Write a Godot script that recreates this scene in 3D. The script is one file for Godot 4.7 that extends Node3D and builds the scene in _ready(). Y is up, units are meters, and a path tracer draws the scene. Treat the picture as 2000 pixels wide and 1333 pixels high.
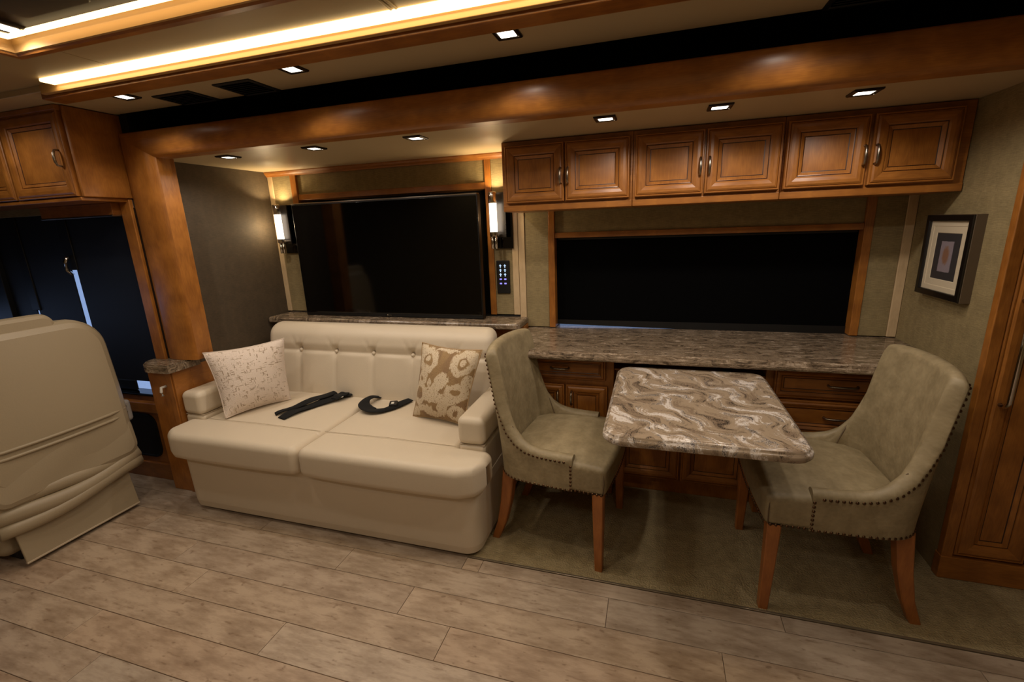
extends Node3D
# Motorhome lounge: slide-out with sofa, television wall, dinette counter, two upholstered chairs.
# x runs along the slide-out to the right, y is up, z comes towards the camera; the wall behind the television is z = 0.

var names := {}
var M := {}
var rng := RandomNumberGenerator.new()

# ------------------------------------------------------------------ light rig values
const WARM := Color(1.0, 0.945, 0.89)
const SLIDE_SPOT := 0.14
const MAIN_SPOT := 0.245
const LED_AREA := 0.26

func camera_sky_light():
	var cam := Camera3D.new(); cam.name = "camera"; add_child(cam)
	cam.position = Vector3(0, 1.5343, 2.789)
	cam.rotation_degrees = Vector3(-14.281, 17.404, -2.1975)
	cam.fov = 2.0 * rad_to_deg(atan(666.5 / 896.9))
	cam.near = 0.05; cam.far = 60.0
	cam.current = true
	var we := WorldEnvironment.new(); we.name = "environment"; add_child(we)
	var e := Environment.new()
	e.background_mode = Environment.BG_COLOR
	e.background_color = Color(0.66, 0.78, 1.0)
	e.background_energy_multiplier = 0.8
	e.tonemap_mode = Environment.TONE_MAPPER_LINEAR
	e.tonemap_exposure = 1.0
	e.sdfgi_enabled = true; e.ssao_enabled = true; e.ssil_enabled = true
	we.environment = e

# ------------------------------------------------------------------ node helpers
func numbered(called: String) -> String:
	if not names.has(called):
		names[called] = 0
		return called
	names[called] += 1
	return "%s_%03d" % [called, names[called]]

func thing(called: String, label: String, category: String, group := "", at := Vector3.ZERO, turn := 0.0) -> Node3D:
	var o := Node3D.new(); o.name = numbered(called); add_child(o)
	o.position = at; o.rotation.y = turn
	o.set_meta("label", label); o.set_meta("category", category)
	if group != "": o.set_meta("group", group)
	return o

func setting(called: String, label: String) -> Node3D:
	var o := Node3D.new(); o.name = called; add_child(o)
	o.set_meta("kind", "structure"); o.set_meta("label", label)
	return o

func setting_mesh(called: String, label: String, mesh: Mesh, m: Material, at := Vector3.ZERO) -> MeshInstance3D:
	var o := MeshInstance3D.new(); o.name = called; add_child(o)
	o.mesh = mesh; o.material_override = m; o.position = at
	o.set_meta("kind", "structure"); o.set_meta("label", label)
	return o

func part(p: Node, called: String, mesh: Mesh, m: Material, at := Vector3.ZERO, rot := Vector3.ZERO) -> MeshInstance3D:
	var o := MeshInstance3D.new(); o.name = called
	o.mesh = mesh; o.material_override = m
	o.position = at; o.rotation_degrees = rot
	p.add_child(o, true)
	return o

# ------------------------------------------------------------------ mesh helpers
func tri(st: SurfaceTool, a: Vector3, b: Vector3, c: Vector3):
	st.add_vertex(a); st.add_vertex(b); st.add_vertex(c)

func quad(st: SurfaceTool, a: Vector3, b: Vector3, c: Vector3, d: Vector3):
	tri(st, a, b, c); tri(st, a, c, d)

func flat_tool() -> SurfaceTool:
	var st := SurfaceTool.new(); st.begin(Mesh.PRIMITIVE_TRIANGLES); st.set_smooth_group(-1)
	return st

func smooth_tool() -> SurfaceTool:
	var st := SurfaceTool.new(); st.begin(Mesh.PRIMITIVE_TRIANGLES); st.set_smooth_group(0)
	return st

func done(st: SurfaceTool) -> ArrayMesh:
	st.generate_normals()
	return st.commit()

func axis_list(h: float, r: float, seg: int, n: int) -> PackedFloat32Array:
	var a := PackedFloat32Array()
	var inner := maxf(h - r, 0.0)
	for i in range(seg, 0, -1): a.append(-inner - r * tan(PI / 4 * i / seg))
	for i in n + 1: a.append(-inner + 2.0 * inner * i / n)
	for i in range(1, seg + 1): a.append(inner + r * tan(PI / 4 * i / seg))
	return a

# Rounded box about the origin. With a deform Callable (pos -> pos) it becomes a cushion.
func rbox(size: Vector3, r := 0.004, seg := 1, n := Vector3i(1, 1, 1), deform = null, st: SurfaceTool = null, at := Vector3.ZERO) -> Mesh:
	var own := st == null
	if own: st = smooth_tool()
	var h := size / 2
	r = minf(r, minf(h.x, minf(h.y, h.z)) * 0.999)
	var lists := [axis_list(h.x, r, seg, n.x), axis_list(h.y, r, seg, n.y), axis_list(h.z, r, seg, n.z)]
	var inner := h - Vector3(r, r, r)
	for ax in 3:
		var u: int = (ax + 1) % 3
		var v: int = (ax + 2) % 3
		for s in [-1.0, 1.0]:
			var lu: PackedFloat32Array = lists[u]
			var lv: PackedFloat32Array = lists[v]
			for i in lu.size() - 1:
				for j in lv.size() - 1:
					var ps := []
					var ns := []
					for k in [[0, 0], [1, 0], [1, 1], [0, 1]]:
						var p := Vector3.ZERO
						p[ax] = s * h[ax]; p[u] = lu[i + k[0]]; p[v] = lv[j + k[1]]
						var q := p.clamp(-inner, inner)
						var d := (p - q).normalized()
						var w := q + d * r
						if deform != null: w = deform.call(w)
						ps.append(w + at); ns.append(d)
					var order := [0, 2, 1, 0, 3, 2] if s > 0 else [0, 1, 2, 0, 2, 3]
					for k in order:
						if deform == null: st.set_normal(ns[k])
						st.add_vertex(ps[k])
	if not own: return null
	return done(st) if deform != null else st.commit()

# box by its two corners
func bx(a: Vector3, b: Vector3, r := 0.003) -> Array:
	return [rbox((b - a).abs(), r), (a + b) / 2]

func boxpart(p: Node, called: String, m: Material, a: Vector3, b: Vector3, r := 0.003) -> MeshInstance3D:
	return part(p, called, rbox((b - a).abs(), r), m, (a + b) / 2)

# polygon in the xy plane pushed from z0 to z1; along_x: polygon of (z, y) pushed from x = z0 to z1
func prism(poly: PackedVector2Array, z0: float, z1: float, along_x := false) -> ArrayMesh:
	var st := flat_tool()
	if Geometry2D.is_polygon_clockwise(poly): poly.reverse()
	var ids := Geometry2D.triangulate_polygon(poly)
	var T := func(a: Vector3, b: Vector3, c: Vector3):
		if along_x: tri(st, Vector3(a.z, a.y, a.x), Vector3(c.z, c.y, c.x), Vector3(b.z, b.y, b.x))
		else: tri(st, a, b, c)
	for i in range(0, ids.size(), 3):
		var a := poly[ids[i]]; var b := poly[ids[i + 1]]; var c := poly[ids[i + 2]]
		if (b - a).cross(c - a) < 0:
			var t := b; b = c; c = t
		T.call(Vector3(a.x, a.y, z1), Vector3(c.x, c.y, z1), Vector3(b.x, b.y, z1))
		T.call(Vector3(a.x, a.y, z0), Vector3(b.x, b.y, z0), Vector3(c.x, c.y, z0))
	for i in poly.size():
		var a := poly[i]; var b := poly[(i + 1) % poly.size()]
		T.call(Vector3(a.x, a.y, z0), Vector3(a.x, a.y, z1), Vector3(b.x, b.y, z1))
		T.call(Vector3(a.x, a.y, z0), Vector3(b.x, b.y, z1), Vector3(b.x, b.y, z0))
	return done(st)

# Mitred mouldings round a w x h rectangle in the xy plane; profile of (inset, z). sides: 0 bottom, 1 right, 2 top, 3 left.
func rect_sweep(w: float, h: float, profile: Array, sides := [0, 1, 2, 3]) -> ArrayMesh:
	var st := flat_tool()
	for k in profile.size() - 1:
		var p: Vector2 = profile[k]
		var q: Vector2 = profile[k + 1]
		for c in sides:
			var s0: Vector2 = [Vector2(-1, -1), Vector2(1, -1), Vector2(1, 1), Vector2(-1, 1)][c]
			var s1: Vector2 = [Vector2(1, -1), Vector2(1, 1), Vector2(-1, 1), Vector2(-1, -1)][c]
			var a := Vector3(s0.x * (w / 2 - p.x), s0.y * (h / 2 - p.x), p.y)
			var b := Vector3(s1.x * (w / 2 - p.x), s1.y * (h / 2 - p.x), p.y)
			var d := Vector3(s0.x * (w / 2 - q.x), s0.y * (h / 2 - q.x), q.y)
			var e := Vector3(s1.x * (w / 2 - q.x), s1.y * (h / 2 - q.x), q.y)
			quad(st, a, d, e, b)
	return done(st)

# Rounded rectangle outline swept through a profile of (inset, height): slabs with shaped edges. Lies in xz, y up. Both ends are filled.
func slab(w: float, d: float, R: float, profile: Array, fill_rings := 1, deform = null, corner := 8) -> ArrayMesh:
	var st := smooth_tool()
	var ring := func(inset: float, y: float, k: float) -> PackedVector3Array:
		var out := PackedVector3Array()
		var rr := maxf(R - inset, 0.0005)
		for c in 4:
			var cx: float = (w / 2 - inset - rr) * [1, -1, -1, 1][c]
			var cz: float = (d / 2 - inset - rr) * [1, 1, -1, -1][c]
			for i in corner + 1:
				var a := PI / 2 * c + PI / 2 * i / corner
				out.append(Vector3((cx + rr * cos(a)) * k, y, (cz + rr * sin(a)) * k))
			# straight side, cut in pieces so that it may bend
			var nx := PI / 2 * (c + 1)
			var c2 := (c + 1) % 4
			var c2x: float = (w / 2 - inset - rr) * [1, -1, -1, 1][c2]
			var c2z: float = (d / 2 - inset - rr) * [1, 1, -1, -1][c2]
			var e0 := Vector3(cx + rr * cos(nx), 0, cz + rr * sin(nx))
			var e1 := Vector3(c2x + rr * cos(nx), 0, c2z + rr * sin(nx))
			for i in range(1, 6):
				var p := e0.lerp(e1, i / 6.0) * k
				out.append(Vector3(p.x, y, p.z))
		if deform != null:
			for i in out.size(): out[i] = deform.call(out[i])
		return out
	var rings := []
	var sgs := []
	for i in profile.size():
		rings.append(ring.call(profile[i].x, profile[i].y, 1.0))
	for i in rings.size() - 1:
		var a: PackedVector3Array = rings[i]
		var b: PackedVector3Array = rings[i + 1]
		st.set_smooth_group(i + 1 if profile[i].distance_to(profile[i + 1]) > 0.012 else 0)
		for j in a.size():
			var k := (j + 1) % a.size()
			quad(st, a[j], a[k], b[k], b[j])
	for e in 2:
		var l: Vector2 = profile[profile.size() - 1] if e == 1 else profile[0]
		st.set_smooth_group(50 + e)
		for i in fill_rings:
			var a: PackedVector3Array = ring.call(l.x, l.y, 1.0 - float(i) / fill_rings)
			var b: PackedVector3Array = ring.call(l.x, l.y, 1.0 - float(i + 1) / fill_rings)
			for j in a.size():
				var k := (j + 1) % a.size()
				if e == 1: quad(st, a[j], a[k], b[k], b[j])
				else: quad(st, a[j], b[j], b[k], a[k])
	return done(st)

func tube(path: Array, radius, sides := 10, squash := 1.0, st: SurfaceTool = null, up := Vector3.UP) -> Mesh:
	var own := st == null
	if own: st = smooth_tool()
	var rings := []
	for i in path.size():
		var p: Vector3 = path[i]
		var f: Vector3 = (path[mini(i + 1, path.size() - 1)] - path[maxi(i - 1, 0)]).normalized()
		var side := f.cross(up)
		if side.length() < 0.05: side = f.cross(Vector3(0.3, 0.1, 1))
		side = side.normalized()
		var u := side.cross(f).normalized()
		var r: float = radius[i] if radius is Array else radius
		var ring := PackedVector3Array()
		for k in sides:
			var a := TAU * k / sides
			ring.append(p + side * cos(a) * r + u * sin(a) * r * squash)
		rings.append(ring)
	for i in rings.size() - 1:
		for k in sides:
			var n := (k + 1) % sides
			quad(st, rings[i][k], rings[i][n], rings[i + 1][n], rings[i + 1][k])
	for e in [0, rings.size() - 1]:
		for k in sides:
			var n := (k + 1) % sides
			if e == 0: tri(st, path[0], rings[0][n], rings[0][k])
			else: tri(st, path[e], rings[e][k], rings[e][n])
	if not own: return null
	return done(st)

func lathe(profile: Array, sides := 20, hard := false) -> ArrayMesh:
	var st := smooth_tool()
	for i in profile.size() - 1:
		var p: Vector2 = profile[i]
		var q: Vector2 = profile[i + 1]
		st.set_smooth_group(i + 1 if hard else 0)
		for k in sides:
			var a := TAU * k / sides
			var b := TAU * (k + 1) / sides
			quad(st, Vector3(p.x * cos(a), p.y, p.x * sin(a)), Vector3(p.x * cos(b), p.y, p.x * sin(b)), Vector3(q.x * cos(b), q.y, q.x * sin(b)), Vector3(q.x * cos(a), q.y, q.x * sin(a)))
	return done(st)

# grid surface from a Callable (i, j) -> Vector3; uv in 0..1
func grid(nu: int, nv: int, f: Callable, st: SurfaceTool = null, flip := false) -> Mesh:
	var own := st == null
	if own: st = smooth_tool()
	var pts := []
	for i in nu + 1:
		var row := PackedVector3Array()
		for j in nv + 1: row.append(f.call(float(i) / nu, float(j) / nv))
		pts.append(row)
	for i in nu:
		for j in nv:
			var id := [[i, j], [i, j + 1], [i + 1, j + 1], [i, j], [i + 1, j + 1], [i + 1, j]]
			if flip: id = [[i, j], [i + 1, j + 1], [i, j + 1], [i, j], [i + 1, j], [i + 1, j + 1]]
			for k in id:
				st.set_uv(Vector2(float(k[0]) / nu, 1.0 - float(k[1]) / nv))
				st.add_vertex(pts[k[0]][k[1]])
	if not own: return null
	return done(st)

func dome(st: SurfaceTool, c: Vector3, n: Vector3, r: float):
	var t := n.cross(Vector3(0.31, 0.87, 0.38)).normalized()
	var b := n.cross(t)
	var prev := []
	for ring in 3:
		var a := PI / 2 * ring / 2.0
		var cur := []
		for k in 6:
			var q := TAU * k / 6
			cur.append(c + (t * cos(q) + b * sin(q)) * r * cos(a) + n * r * 0.8 * sin(a))
		if ring > 0:
			for k in 6: quad(st, prev[k], prev[(k + 1) % 6], cur[(k + 1) % 6], cur[k])
		prev = cur

# ------------------------------------------------------------------ materials
func mat(c: Color, rough := 0.6, metal := 0.0) -> StandardMaterial3D:
	var m := StandardMaterial3D.new()
	m.albedo_color = c; m.roughness = rough; m.metallic = metal
	return m

func noise(freq: float, seed_: int, type := FastNoiseLite.TYPE_SIMPLEX_SMOOTH, octaves := 3) -> FastNoiseLite:
	var n := FastNoiseLite.new()
	n.seed = seed_; n.frequency = freq; n.noise_type = type; n.fractal_octaves = octaves
	return n

func picture(w: int, h: int, f: Callable) -> ImageTexture:
	var im := Image.create(w, h, false, Image.FORMAT_RGB8)
	for y in h:
		for x in w: im.set_pixel(x, y, f.call(float(x) / w, float(y) / h))
	im.generate_mipmaps()
	return ImageTexture.create_from_image(im)

func fold(t: float) -> float:      # makes a pattern repeat without a seam
	return 1.0 - absf(2.0 * t - 1.0)

func triplanar(m: StandardMaterial3D, scale: Vector3, offset := Vector3.ZERO, world := false):
	m.uv1_triplanar = true; m.uv1_world_triplanar = world
	m.uv1_scale = scale; m.uv1_offset = offset
	m.uv1_triplanar_sharpness = 8.0

func bumps(freq: float, seed_: int, strength: float, size := 512, type := FastNoiseLite.TYPE_SIMPLEX_SMOOTH) -> NoiseTexture2D:
	var t := NoiseTexture2D.new()
	t.width = size; t.height = size; t.seamless = true; t.as_normal_map = true; t.bump_strength = strength
	t.noise = noise(freq, seed_, type, 4)
	return t

func wood_image(dark: Color, light: Color, seed_: int, vertical: bool) -> ImageTexture:
	var a := noise(1.0, seed_, FastNoiseLite.TYPE_SIMPLEX_SMOOTH, 3)
	var b := noise(1.0, seed_ + 7, FastNoiseLite.TYPE_SIMPLEX_SMOOTH, 2)
	return picture(512, 512, func(x: float, y: float) -> Color:
		var g := fold(y if vertical else x)      # along the grain
		var q := fold(x if vertical else y)
		var warp := a.get_noise_2d(g * 1.6, q * 2.2)
		var ring := 0.5 + 0.5 * sin((q * 5.0 + warp * 2.6) * 9.0)
		var fine := b.get_noise_2d(g * 6.0, q * 90.0)
		var blot := a.get_noise_2d(g * 4.0 + 9.0, q * 3.0 + 3.0)
		var f := clampf(0.58 + 0.10 * (ring - 0.5) + 0.20 * fine + 0.34 * blot, 0.0, 1.0)
		return dark.lerp(light, f))

func wood(tex: Texture2D, scale: Vector3, off := Vector3.ZERO, rough := 0.38, tint := Color.WHITE) -> StandardMaterial3D:
	var m := mat(tint, rough)
	m.albedo_texture = tex
	triplanar(m, scale, off)
	m.clearcoat_enabled = true; m.clearcoat = 0.16; m.clearcoat_roughness = 0.25
	return m

# table stone: smooth taupe ribbons between gritty cream drifts with dark crystals, running slantwise
func quartz_image() -> ImageTexture:
	var a := noise(1.0, 51, FastNoiseLite.TYPE_SIMPLEX_SMOOTH, 3)
	var b := noise(1.0, 54, FastNoiseLite.TYPE_SIMPLEX_SMOOTH, 3)
	var taupe := Color(0.62, 0.55, 0.465); var cream := Color(0.83, 0.795, 0.765); var dark := Color(0.19, 0.16, 0.14); var mid := Color(0.52, 0.45, 0.375)
	return picture(1024, 1024, func(x: float, y: float) -> Color:
		var u := x * 3.0; var v := y * 3.0
		var wx := a.get_noise_2d(u * 0.9, v * 0.9) * 0.42; var wy := a.get_noise_2d(u * 0.9 + 40.0, v * 0.9 + 12.0) * 0.30
		var along := v * 0.80 + u * 0.60 + wx
		var across := u * 0.80 - v * 0.60 + wy + 0.10 * sin(along * 5.5)
		var big := b.get_noise_2d(along * 1.2, across * 3.0)
		var feather := b.get_noise_2d(along * 5.0 + 20.0, across * 22.0)
		var grit := b.get_noise_2d(u * 24.0, v * 24.0)
		var fine := b.get_noise_2d(u * 62.0, v * 62.0)
		# ribbons are calm, the drifts beside them are rough
		var rough := smoothstep(0.02, 0.22, absf(big + 0.05))
		var f := big * 1.25 + (feather * 0.62 + grit * 0.42 + fine * 0.30) * lerpf(0.25, 1.0, rough)
		var c := taupe.lerp(mid, smoothstep(0.15, 0.6, -f))
		c = c.lerp(cream, 0.95 * smoothstep(0.08, 0.55, f))
		var clump := smoothstep(0.02, 0.30, b.get_noise_2d(along * 2.6 + 7.0, across * 8.0 + 3.0) + 0.45 * grit)
		c = c.lerp(dark, 0.85 * rough * clump * smoothstep(-0.12, 0.22, fine * 0.9 + 0.6 * feather))
		return c.lerp(Color(0.92, 0.90, 0.88), 0.5 * rough * smoothstep(0.2, 0.45, fine) * smoothstep(0.0, 0.5, f)))

# counter stone: the same colours drawn out into long streaks
func streak_image() -> ImageTexture:
	var a := noise(1.0, 61, FastNoiseLite.TYPE_SIMPLEX_SMOOTH, 4)
	var lo := Color(0.27, 0.225, 0.18); var mid := Color(0.47, 0.405, 0.33); var hi := Color(0.69, 0.625, 0.55)
	return picture(1024, 512, func(x: float, y: float) -> Color:
		var u := fold(x) * 4.0; var v := fold(y) * 2.0
		var w := a.get_noise_2d(u * 0.9, v * 2.0) * 0.22
		var n1 := a.get_noise_2d(u * 1.2, (v + w) * 11.0)
		var n2 := a.get_noise_2d(u * 4.5 + 30.0, (v + w) * 42.0)
		var n3 := a.get_noise_2d(u * 30.0, (v + w) * 80.0 + 7.0)
		var f := n1 * 0.9 + n2 * 0.65 + n3 * 0.35
		var c := mid.lerp(hi, smoothstep(0.0, 0.75, f)).lerp(lo, smoothstep(0.05, 0.65, -f))
		return c)

func make_materials():
	# cherry of the cabinets and the fascia
	var cd := Color(0.45, 0.265, 0.095); var cl := Color(0.70, 0.455, 0.19)
	var wx := wood_image(cd, cl, 11, false)
	var wy := wood_image(cd, cl, 23, true)
	M.wood_x = wood(wx, Vector3(0.8, 1.7, 1.7))
	M.wood_y = wood(wy, Vector3(1.7, 0.8, 1.7))
	M.wood_y2 = wood(wy, Vector3(1.7, 0.8, 1.7), Vector3(0.37, 0.21, 0.1))
	M.wood_y3 = wood(wy, Vector3(1.7, 0.8, 1.7), Vector3(0.63, 0.55, 0.3))
	M.wood_z = wood(wx, Vector3(1.7, 1.7, 0.8))
	M.glaze = wood(wx, Vector3(0.8, 1.7, 1.7), Vector3(0.3, 0.4, 0.2), 0.4, Color(0.36, 0.30, 0.26))
	var ld := Color(0.52, 0.30, 0.13); var ll := Color(0.70, 0.44, 0.21)
	M.leg_wood = wood(wood_image(ld, ll, 31, true), Vector3(3.0, 1.0, 3.0), Vector3.ZERO, 0.4)
	M.lamplit_lip = mat(Color(0.74, 0.58, 0.36), 0.5)  # gold is the strip light on the wooden lips, put into their colour
	# leathers
	M.cream = mat(Color(0.815, 0.76, 0.67), 0.46)
	M.cream.normal_enabled = true; M.cream.normal_texture = bumps(0.05, 5, 3.0, 512, FastNoiseLite.TYPE_CELLULAR); M.cream.normal_scale = 0.22
	triplanar(M.cream, Vector3(5, 5, 5))
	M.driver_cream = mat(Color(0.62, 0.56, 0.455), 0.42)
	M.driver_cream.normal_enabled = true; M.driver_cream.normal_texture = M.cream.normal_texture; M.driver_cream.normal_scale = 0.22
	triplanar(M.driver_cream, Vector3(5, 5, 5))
	var hn := noise(1.0, 77, FastNoiseLite.TYPE_SIMPLEX_SMOOTH, 4)
	M.hide = mat(Color.WHITE, 0.52)
	M.hide.albedo_texture = picture(384, 384, func(x: float, y: float) -> Color:
		var f := hn.get_noise_2d(fold(x) * 3.0, fold(y) * 3.0) * 0.7 + hn.get_noise_2d(fold(x) * 14.0, fold(y) * 14.0) * 0.35
		return Color(0.515, 0.46, 0.345).lerp(Color(0.615, 0.555, 0.43), clampf(0.5 + f, 0, 1)))
	M.hide.normal_enabled = true; M.hide.normal_texture = M.cream.normal_texture; M.hide.normal_scale = 0.3
	triplanar(M.hide, Vector3(1.6, 1.6, 1.6))
	M.seam = mat(Color(0.42, 0.35, 0.26), 0.7)
	M.cream_seam = mat(Color(0.72, 0.655, 0.555), 0.6)
	M.brass = mat(Color(0.36, 0.27, 0.19), 0.34, 0.9)
	# wall coverings
	var wn := noise(1.0, 91, FastNoiseLite.TYPE_SIMPLEX_SMOOTH, 3)
	var linen := func(lo: Color, hi: Color) -> ImageTexture:
		return picture(512, 512, func(x: float, y: float) -> Color:
			var f := wn.get_noise_2d(fold(x) * 7.0, fold(y) * 160.0) * 0.55 + wn.get_noise_2d(fold(x) * 170.0, fold(y) * 8.0) * 0.25 + wn.get_noise_2d(fold(x) * 5.0, fold(y) * 4.0) * 0.25
			return lo.lerp(hi, clampf(0.5 + f, 0, 1)))
	M.linen = mat(Color.WHITE, 0.7)
	M.linen.albedo_texture = linen.call(Color(0.46, 0.405, 0.28), Color(0.625, 0.555, 0.395))
	triplanar(M.linen, Vector3(1.4, 1.4, 1.4))
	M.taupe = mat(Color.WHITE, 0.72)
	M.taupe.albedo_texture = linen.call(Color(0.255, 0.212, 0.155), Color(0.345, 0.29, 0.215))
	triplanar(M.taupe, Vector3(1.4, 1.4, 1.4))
	M.pale_trim = wood(wood_image(Color(0.70, 0.60, 0.46), Color(0.83, 0.73, 0.58), 44, true), Vector3(3, 1, 3), Vector3.ZERO, 0.45)
	M.ceiling = mat(Color(0.65, 0.57, 0.43), 0.5)
	M.ceiling.normal_enabled = true; M.ceiling.normal_texture = bumps(0.03, 8, 2.0); M.ceiling.normal_scale = 0.12
	triplanar(M.ceiling, Vector3(4, 4, 4))
	M.soft_ceiling = mat(Color(0.74, 0.665, 0.53), 0.36)
	M.felt = mat(Color(0.055, 0.045, 0.038), 0.95)
	# floor
	var pn := noise(1.0, 3, FastNoiseLite.TYPE_SIMPLEX_SMOOTH, 4)
	var plank := picture(1024, 512, func(x: float, y: float) -> Color:
		var u := fold(x) * 3.2; var v := fold(y) * 1.6
		var blot := pn.get_noise_2d(u * 1.5, v * 4.0)
		var worn := pn.get_noise_2d(u * 3.6 + 30.0, v * 15.0)
		var fine := pn.get_noise_2d(u * 11.0, v * 130.0)
		var knot := smoothstep(0.46, 0.68, pn.get_noise_2d(u * 7.0 + 70.0, v * 14.0))
		var c := Color(0.74, 0.665, 0.58).lerp(Color(0.58, 0.50, 0.415), clampf(0.34 + blot * 0.75 + worn * 0.42 + fine * 0.28, 0, 1))
		return c.lerp(Color(0.45, 0.365, 0.285), 0.55 * knot).lerp(Color(0.48, 0.39, 0.30), 0.55 * smoothstep(0.30, 0.55, pn.get_noise_2d(u * 3.0 + 11.0, v * 26.0 + 4.0)) * smoothstep(0.0, 0.3, worn)))
	for i in 7:
		var m := mat([Color(1, 1, 1), Color(0.96, 0.95, 0.94), Color(1.0, 0.985, 0.96), Color(0.93, 0.925, 0.92), Color(0.985, 0.97, 0.95), Color(0.95, 0.955, 0.96), Color(0.97, 0.94, 0.91)][i], 0.42)
		m.albedo_texture = plank
		triplanar(m, Vector3(0.34, 1.0, 0.66), Vector3(0.137 * i, 0.0, 0.291 * i))
		M["plank_%d" % i] = m
	M.grout = mat(Color(0.50, 0.44, 0.375), 0.9)
	var kn := noise(1.0, 19, FastNoiseLite.TYPE_SIMPLEX_SMOOTH, 3)
	M.carpet = mat(Color.WHITE, 0.9)
	M.carpet.albedo_texture = picture(512, 512, func(x: float, y: float) -> Color:
		var f := kn.get_noise_2d(fold(x) * 140.0, fold(y) * 140.0) * 0.5 + kn.get_noise_2d(fold(x) * 6.0, fold(y) * 40.0) * 0.3 + kn.get_noise_2d(fold(x) * 4.0, fold(y) * 4.0) * 0.25
		return Color(0.50, 0.44, 0.31).lerp(Color(0.72, 0.65, 0.49), clampf(0.5 + f, 0, 1)))
	M.carpet.normal_enabled = true; M.carpet.normal_texture = bumps(0.12, 12, 6.0); M.carpet.normal_scale = 0.7
	triplanar(M.carpet, Vector3(1.6, 1.6, 1.6))
	M.film = mat(Color(0.9, 0.88, 0.84, 0.10), 0.16)
	M.film.transparency = BaseMaterial3D.TRANSPARENCY_ALPHA
	# stone
	M.quartz = mat(Color.WHITE, 0.16)
	M.quartz.albedo_texture = quartz_image()
	M.quartz.uv1_triplanar = true; M.quartz.uv1_scale = Vector3(1.2, 1.2, 1.2); M.quartz.uv1_offset = Vector3(0.5, 0.5, 0.5); M.quartz.uv1_triplanar_sharpness = 8.0
	M.counter = mat(Color.WHITE, 0.16)
	M.counter.albedo_texture = streak_image()
	triplanar(M.counter, Vector3(0.5, 1.0, 1.0))
	M.ledge_stone = mat(Color.WHITE, 0.22)
	M.ledge_stone.albedo_texture = M.counter.albedo_texture
	triplanar(M.ledge_stone, Vector3(0.55, 1.0, 0.9), Vector3(0.4, 0.3, 0.2))
	M.edge_stone = mat(Color(0.86, 0.83, 0.78), 0.2)
	M.edge_stone.albedo_texture = M.counter.albedo_texture
	triplanar(M.edge_stone, Vector3(0.9, 3.0, 2.2), Vector3(0.2, 0.6, 0.2))
	# metals, plastics, glass
	M.chrome = mat(Color(0.82, 0.80, 0.78), 0.12, 1.0)
	M.nickel = mat(Color(0.62, 0.58, 0.53), 0.28, 1.0)
	M.nickel_strip = mat(Color(0.55, 0.50, 0.42), 0.22, 0.5)
	M.reflector = mat(Color(0.42, 0.40, 0.38), 0.35, 0.9)
	M.dark_metal = mat(Color(0.20, 0.17, 0.14), 0.3, 0.8)
	M.black = mat(Color(0.018, 0.018, 0.018), 0.5)
	M.black_gloss = mat(Color(0.012, 0.012, 0.012), 0.10)
	M.screen = mat(Color(0.010, 0.010, 0.010), 0.07)
	M.shade = mat(Color(0.016, 0.016, 0.017), 0.9)
	M.shade.metallic_specular = 0.18
	M.vent_black = mat(Color(0.035, 0.032, 0.03), 0.6)
	M.navy = mat(Color(0.045, 0.055, 0.085), 0.55)
	M.webbing = mat(Color(0.012, 0.012, 0.014), 0.95)
	M.white_tag = mat(Color(0.85, 0.84, 0.80), 0.6)
	M.grey_plastic = mat(Color(0.60, 0.58, 0.56), 0.5)
	M.mirror_brown = mat(Color(0.12, 0.075, 0.045), 0.45)
	M.mirror_brown.metallic_specular = 0.2
	M.frame_dark = mat(Color(0.075, 0.06, 0.05), 0.28)
	M.frame_side = mat(Color(0.34, 0.285, 0.22), 0.35)
	M.mat_board = mat(Color(0.80, 0.74, 0.63), 0.8)
	M.plum = mat(Color(0.085, 0.05, 0.065), 0.6)
	M.glass = mat(Color(0.8, 0.8, 0.8, 0.03), 0.02)
	M.glass.transparency = BaseMaterial3D.TRANSPARENCY_ALPHA
	M.picture_glass = mat(Color(0.8, 0.8, 0.8, 0.02), 0.05)
	M.picture_glass.transparency = BaseMaterial3D.TRANSPARENCY_ALPHA; M.picture_glass.metallic_specular = 0.12
	M.lens = glow(Color(1.0, 0.95, 0.86), 5.0)
	M.led = glow(Color(1.0, 0.86, 0.62), 3.0)
	M.sconce_glow = glow(Color(1.0, 0.95, 0.88), 3.0)
	M.icon = glow(Color(0.55, 0.80, 1.0), 0.9)
	M.icon_blue = glow(Color(0.18, 0.28, 1.0), 1.0)

func glow(c: Color, e: float) -> StandardMaterial3D:
	var m := mat(Color(0.9, 0.88, 0.84), 0.4)
	m.emission_enabled = true; m.emission = c; m.emission_energy_multiplier = e
	return m

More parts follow.
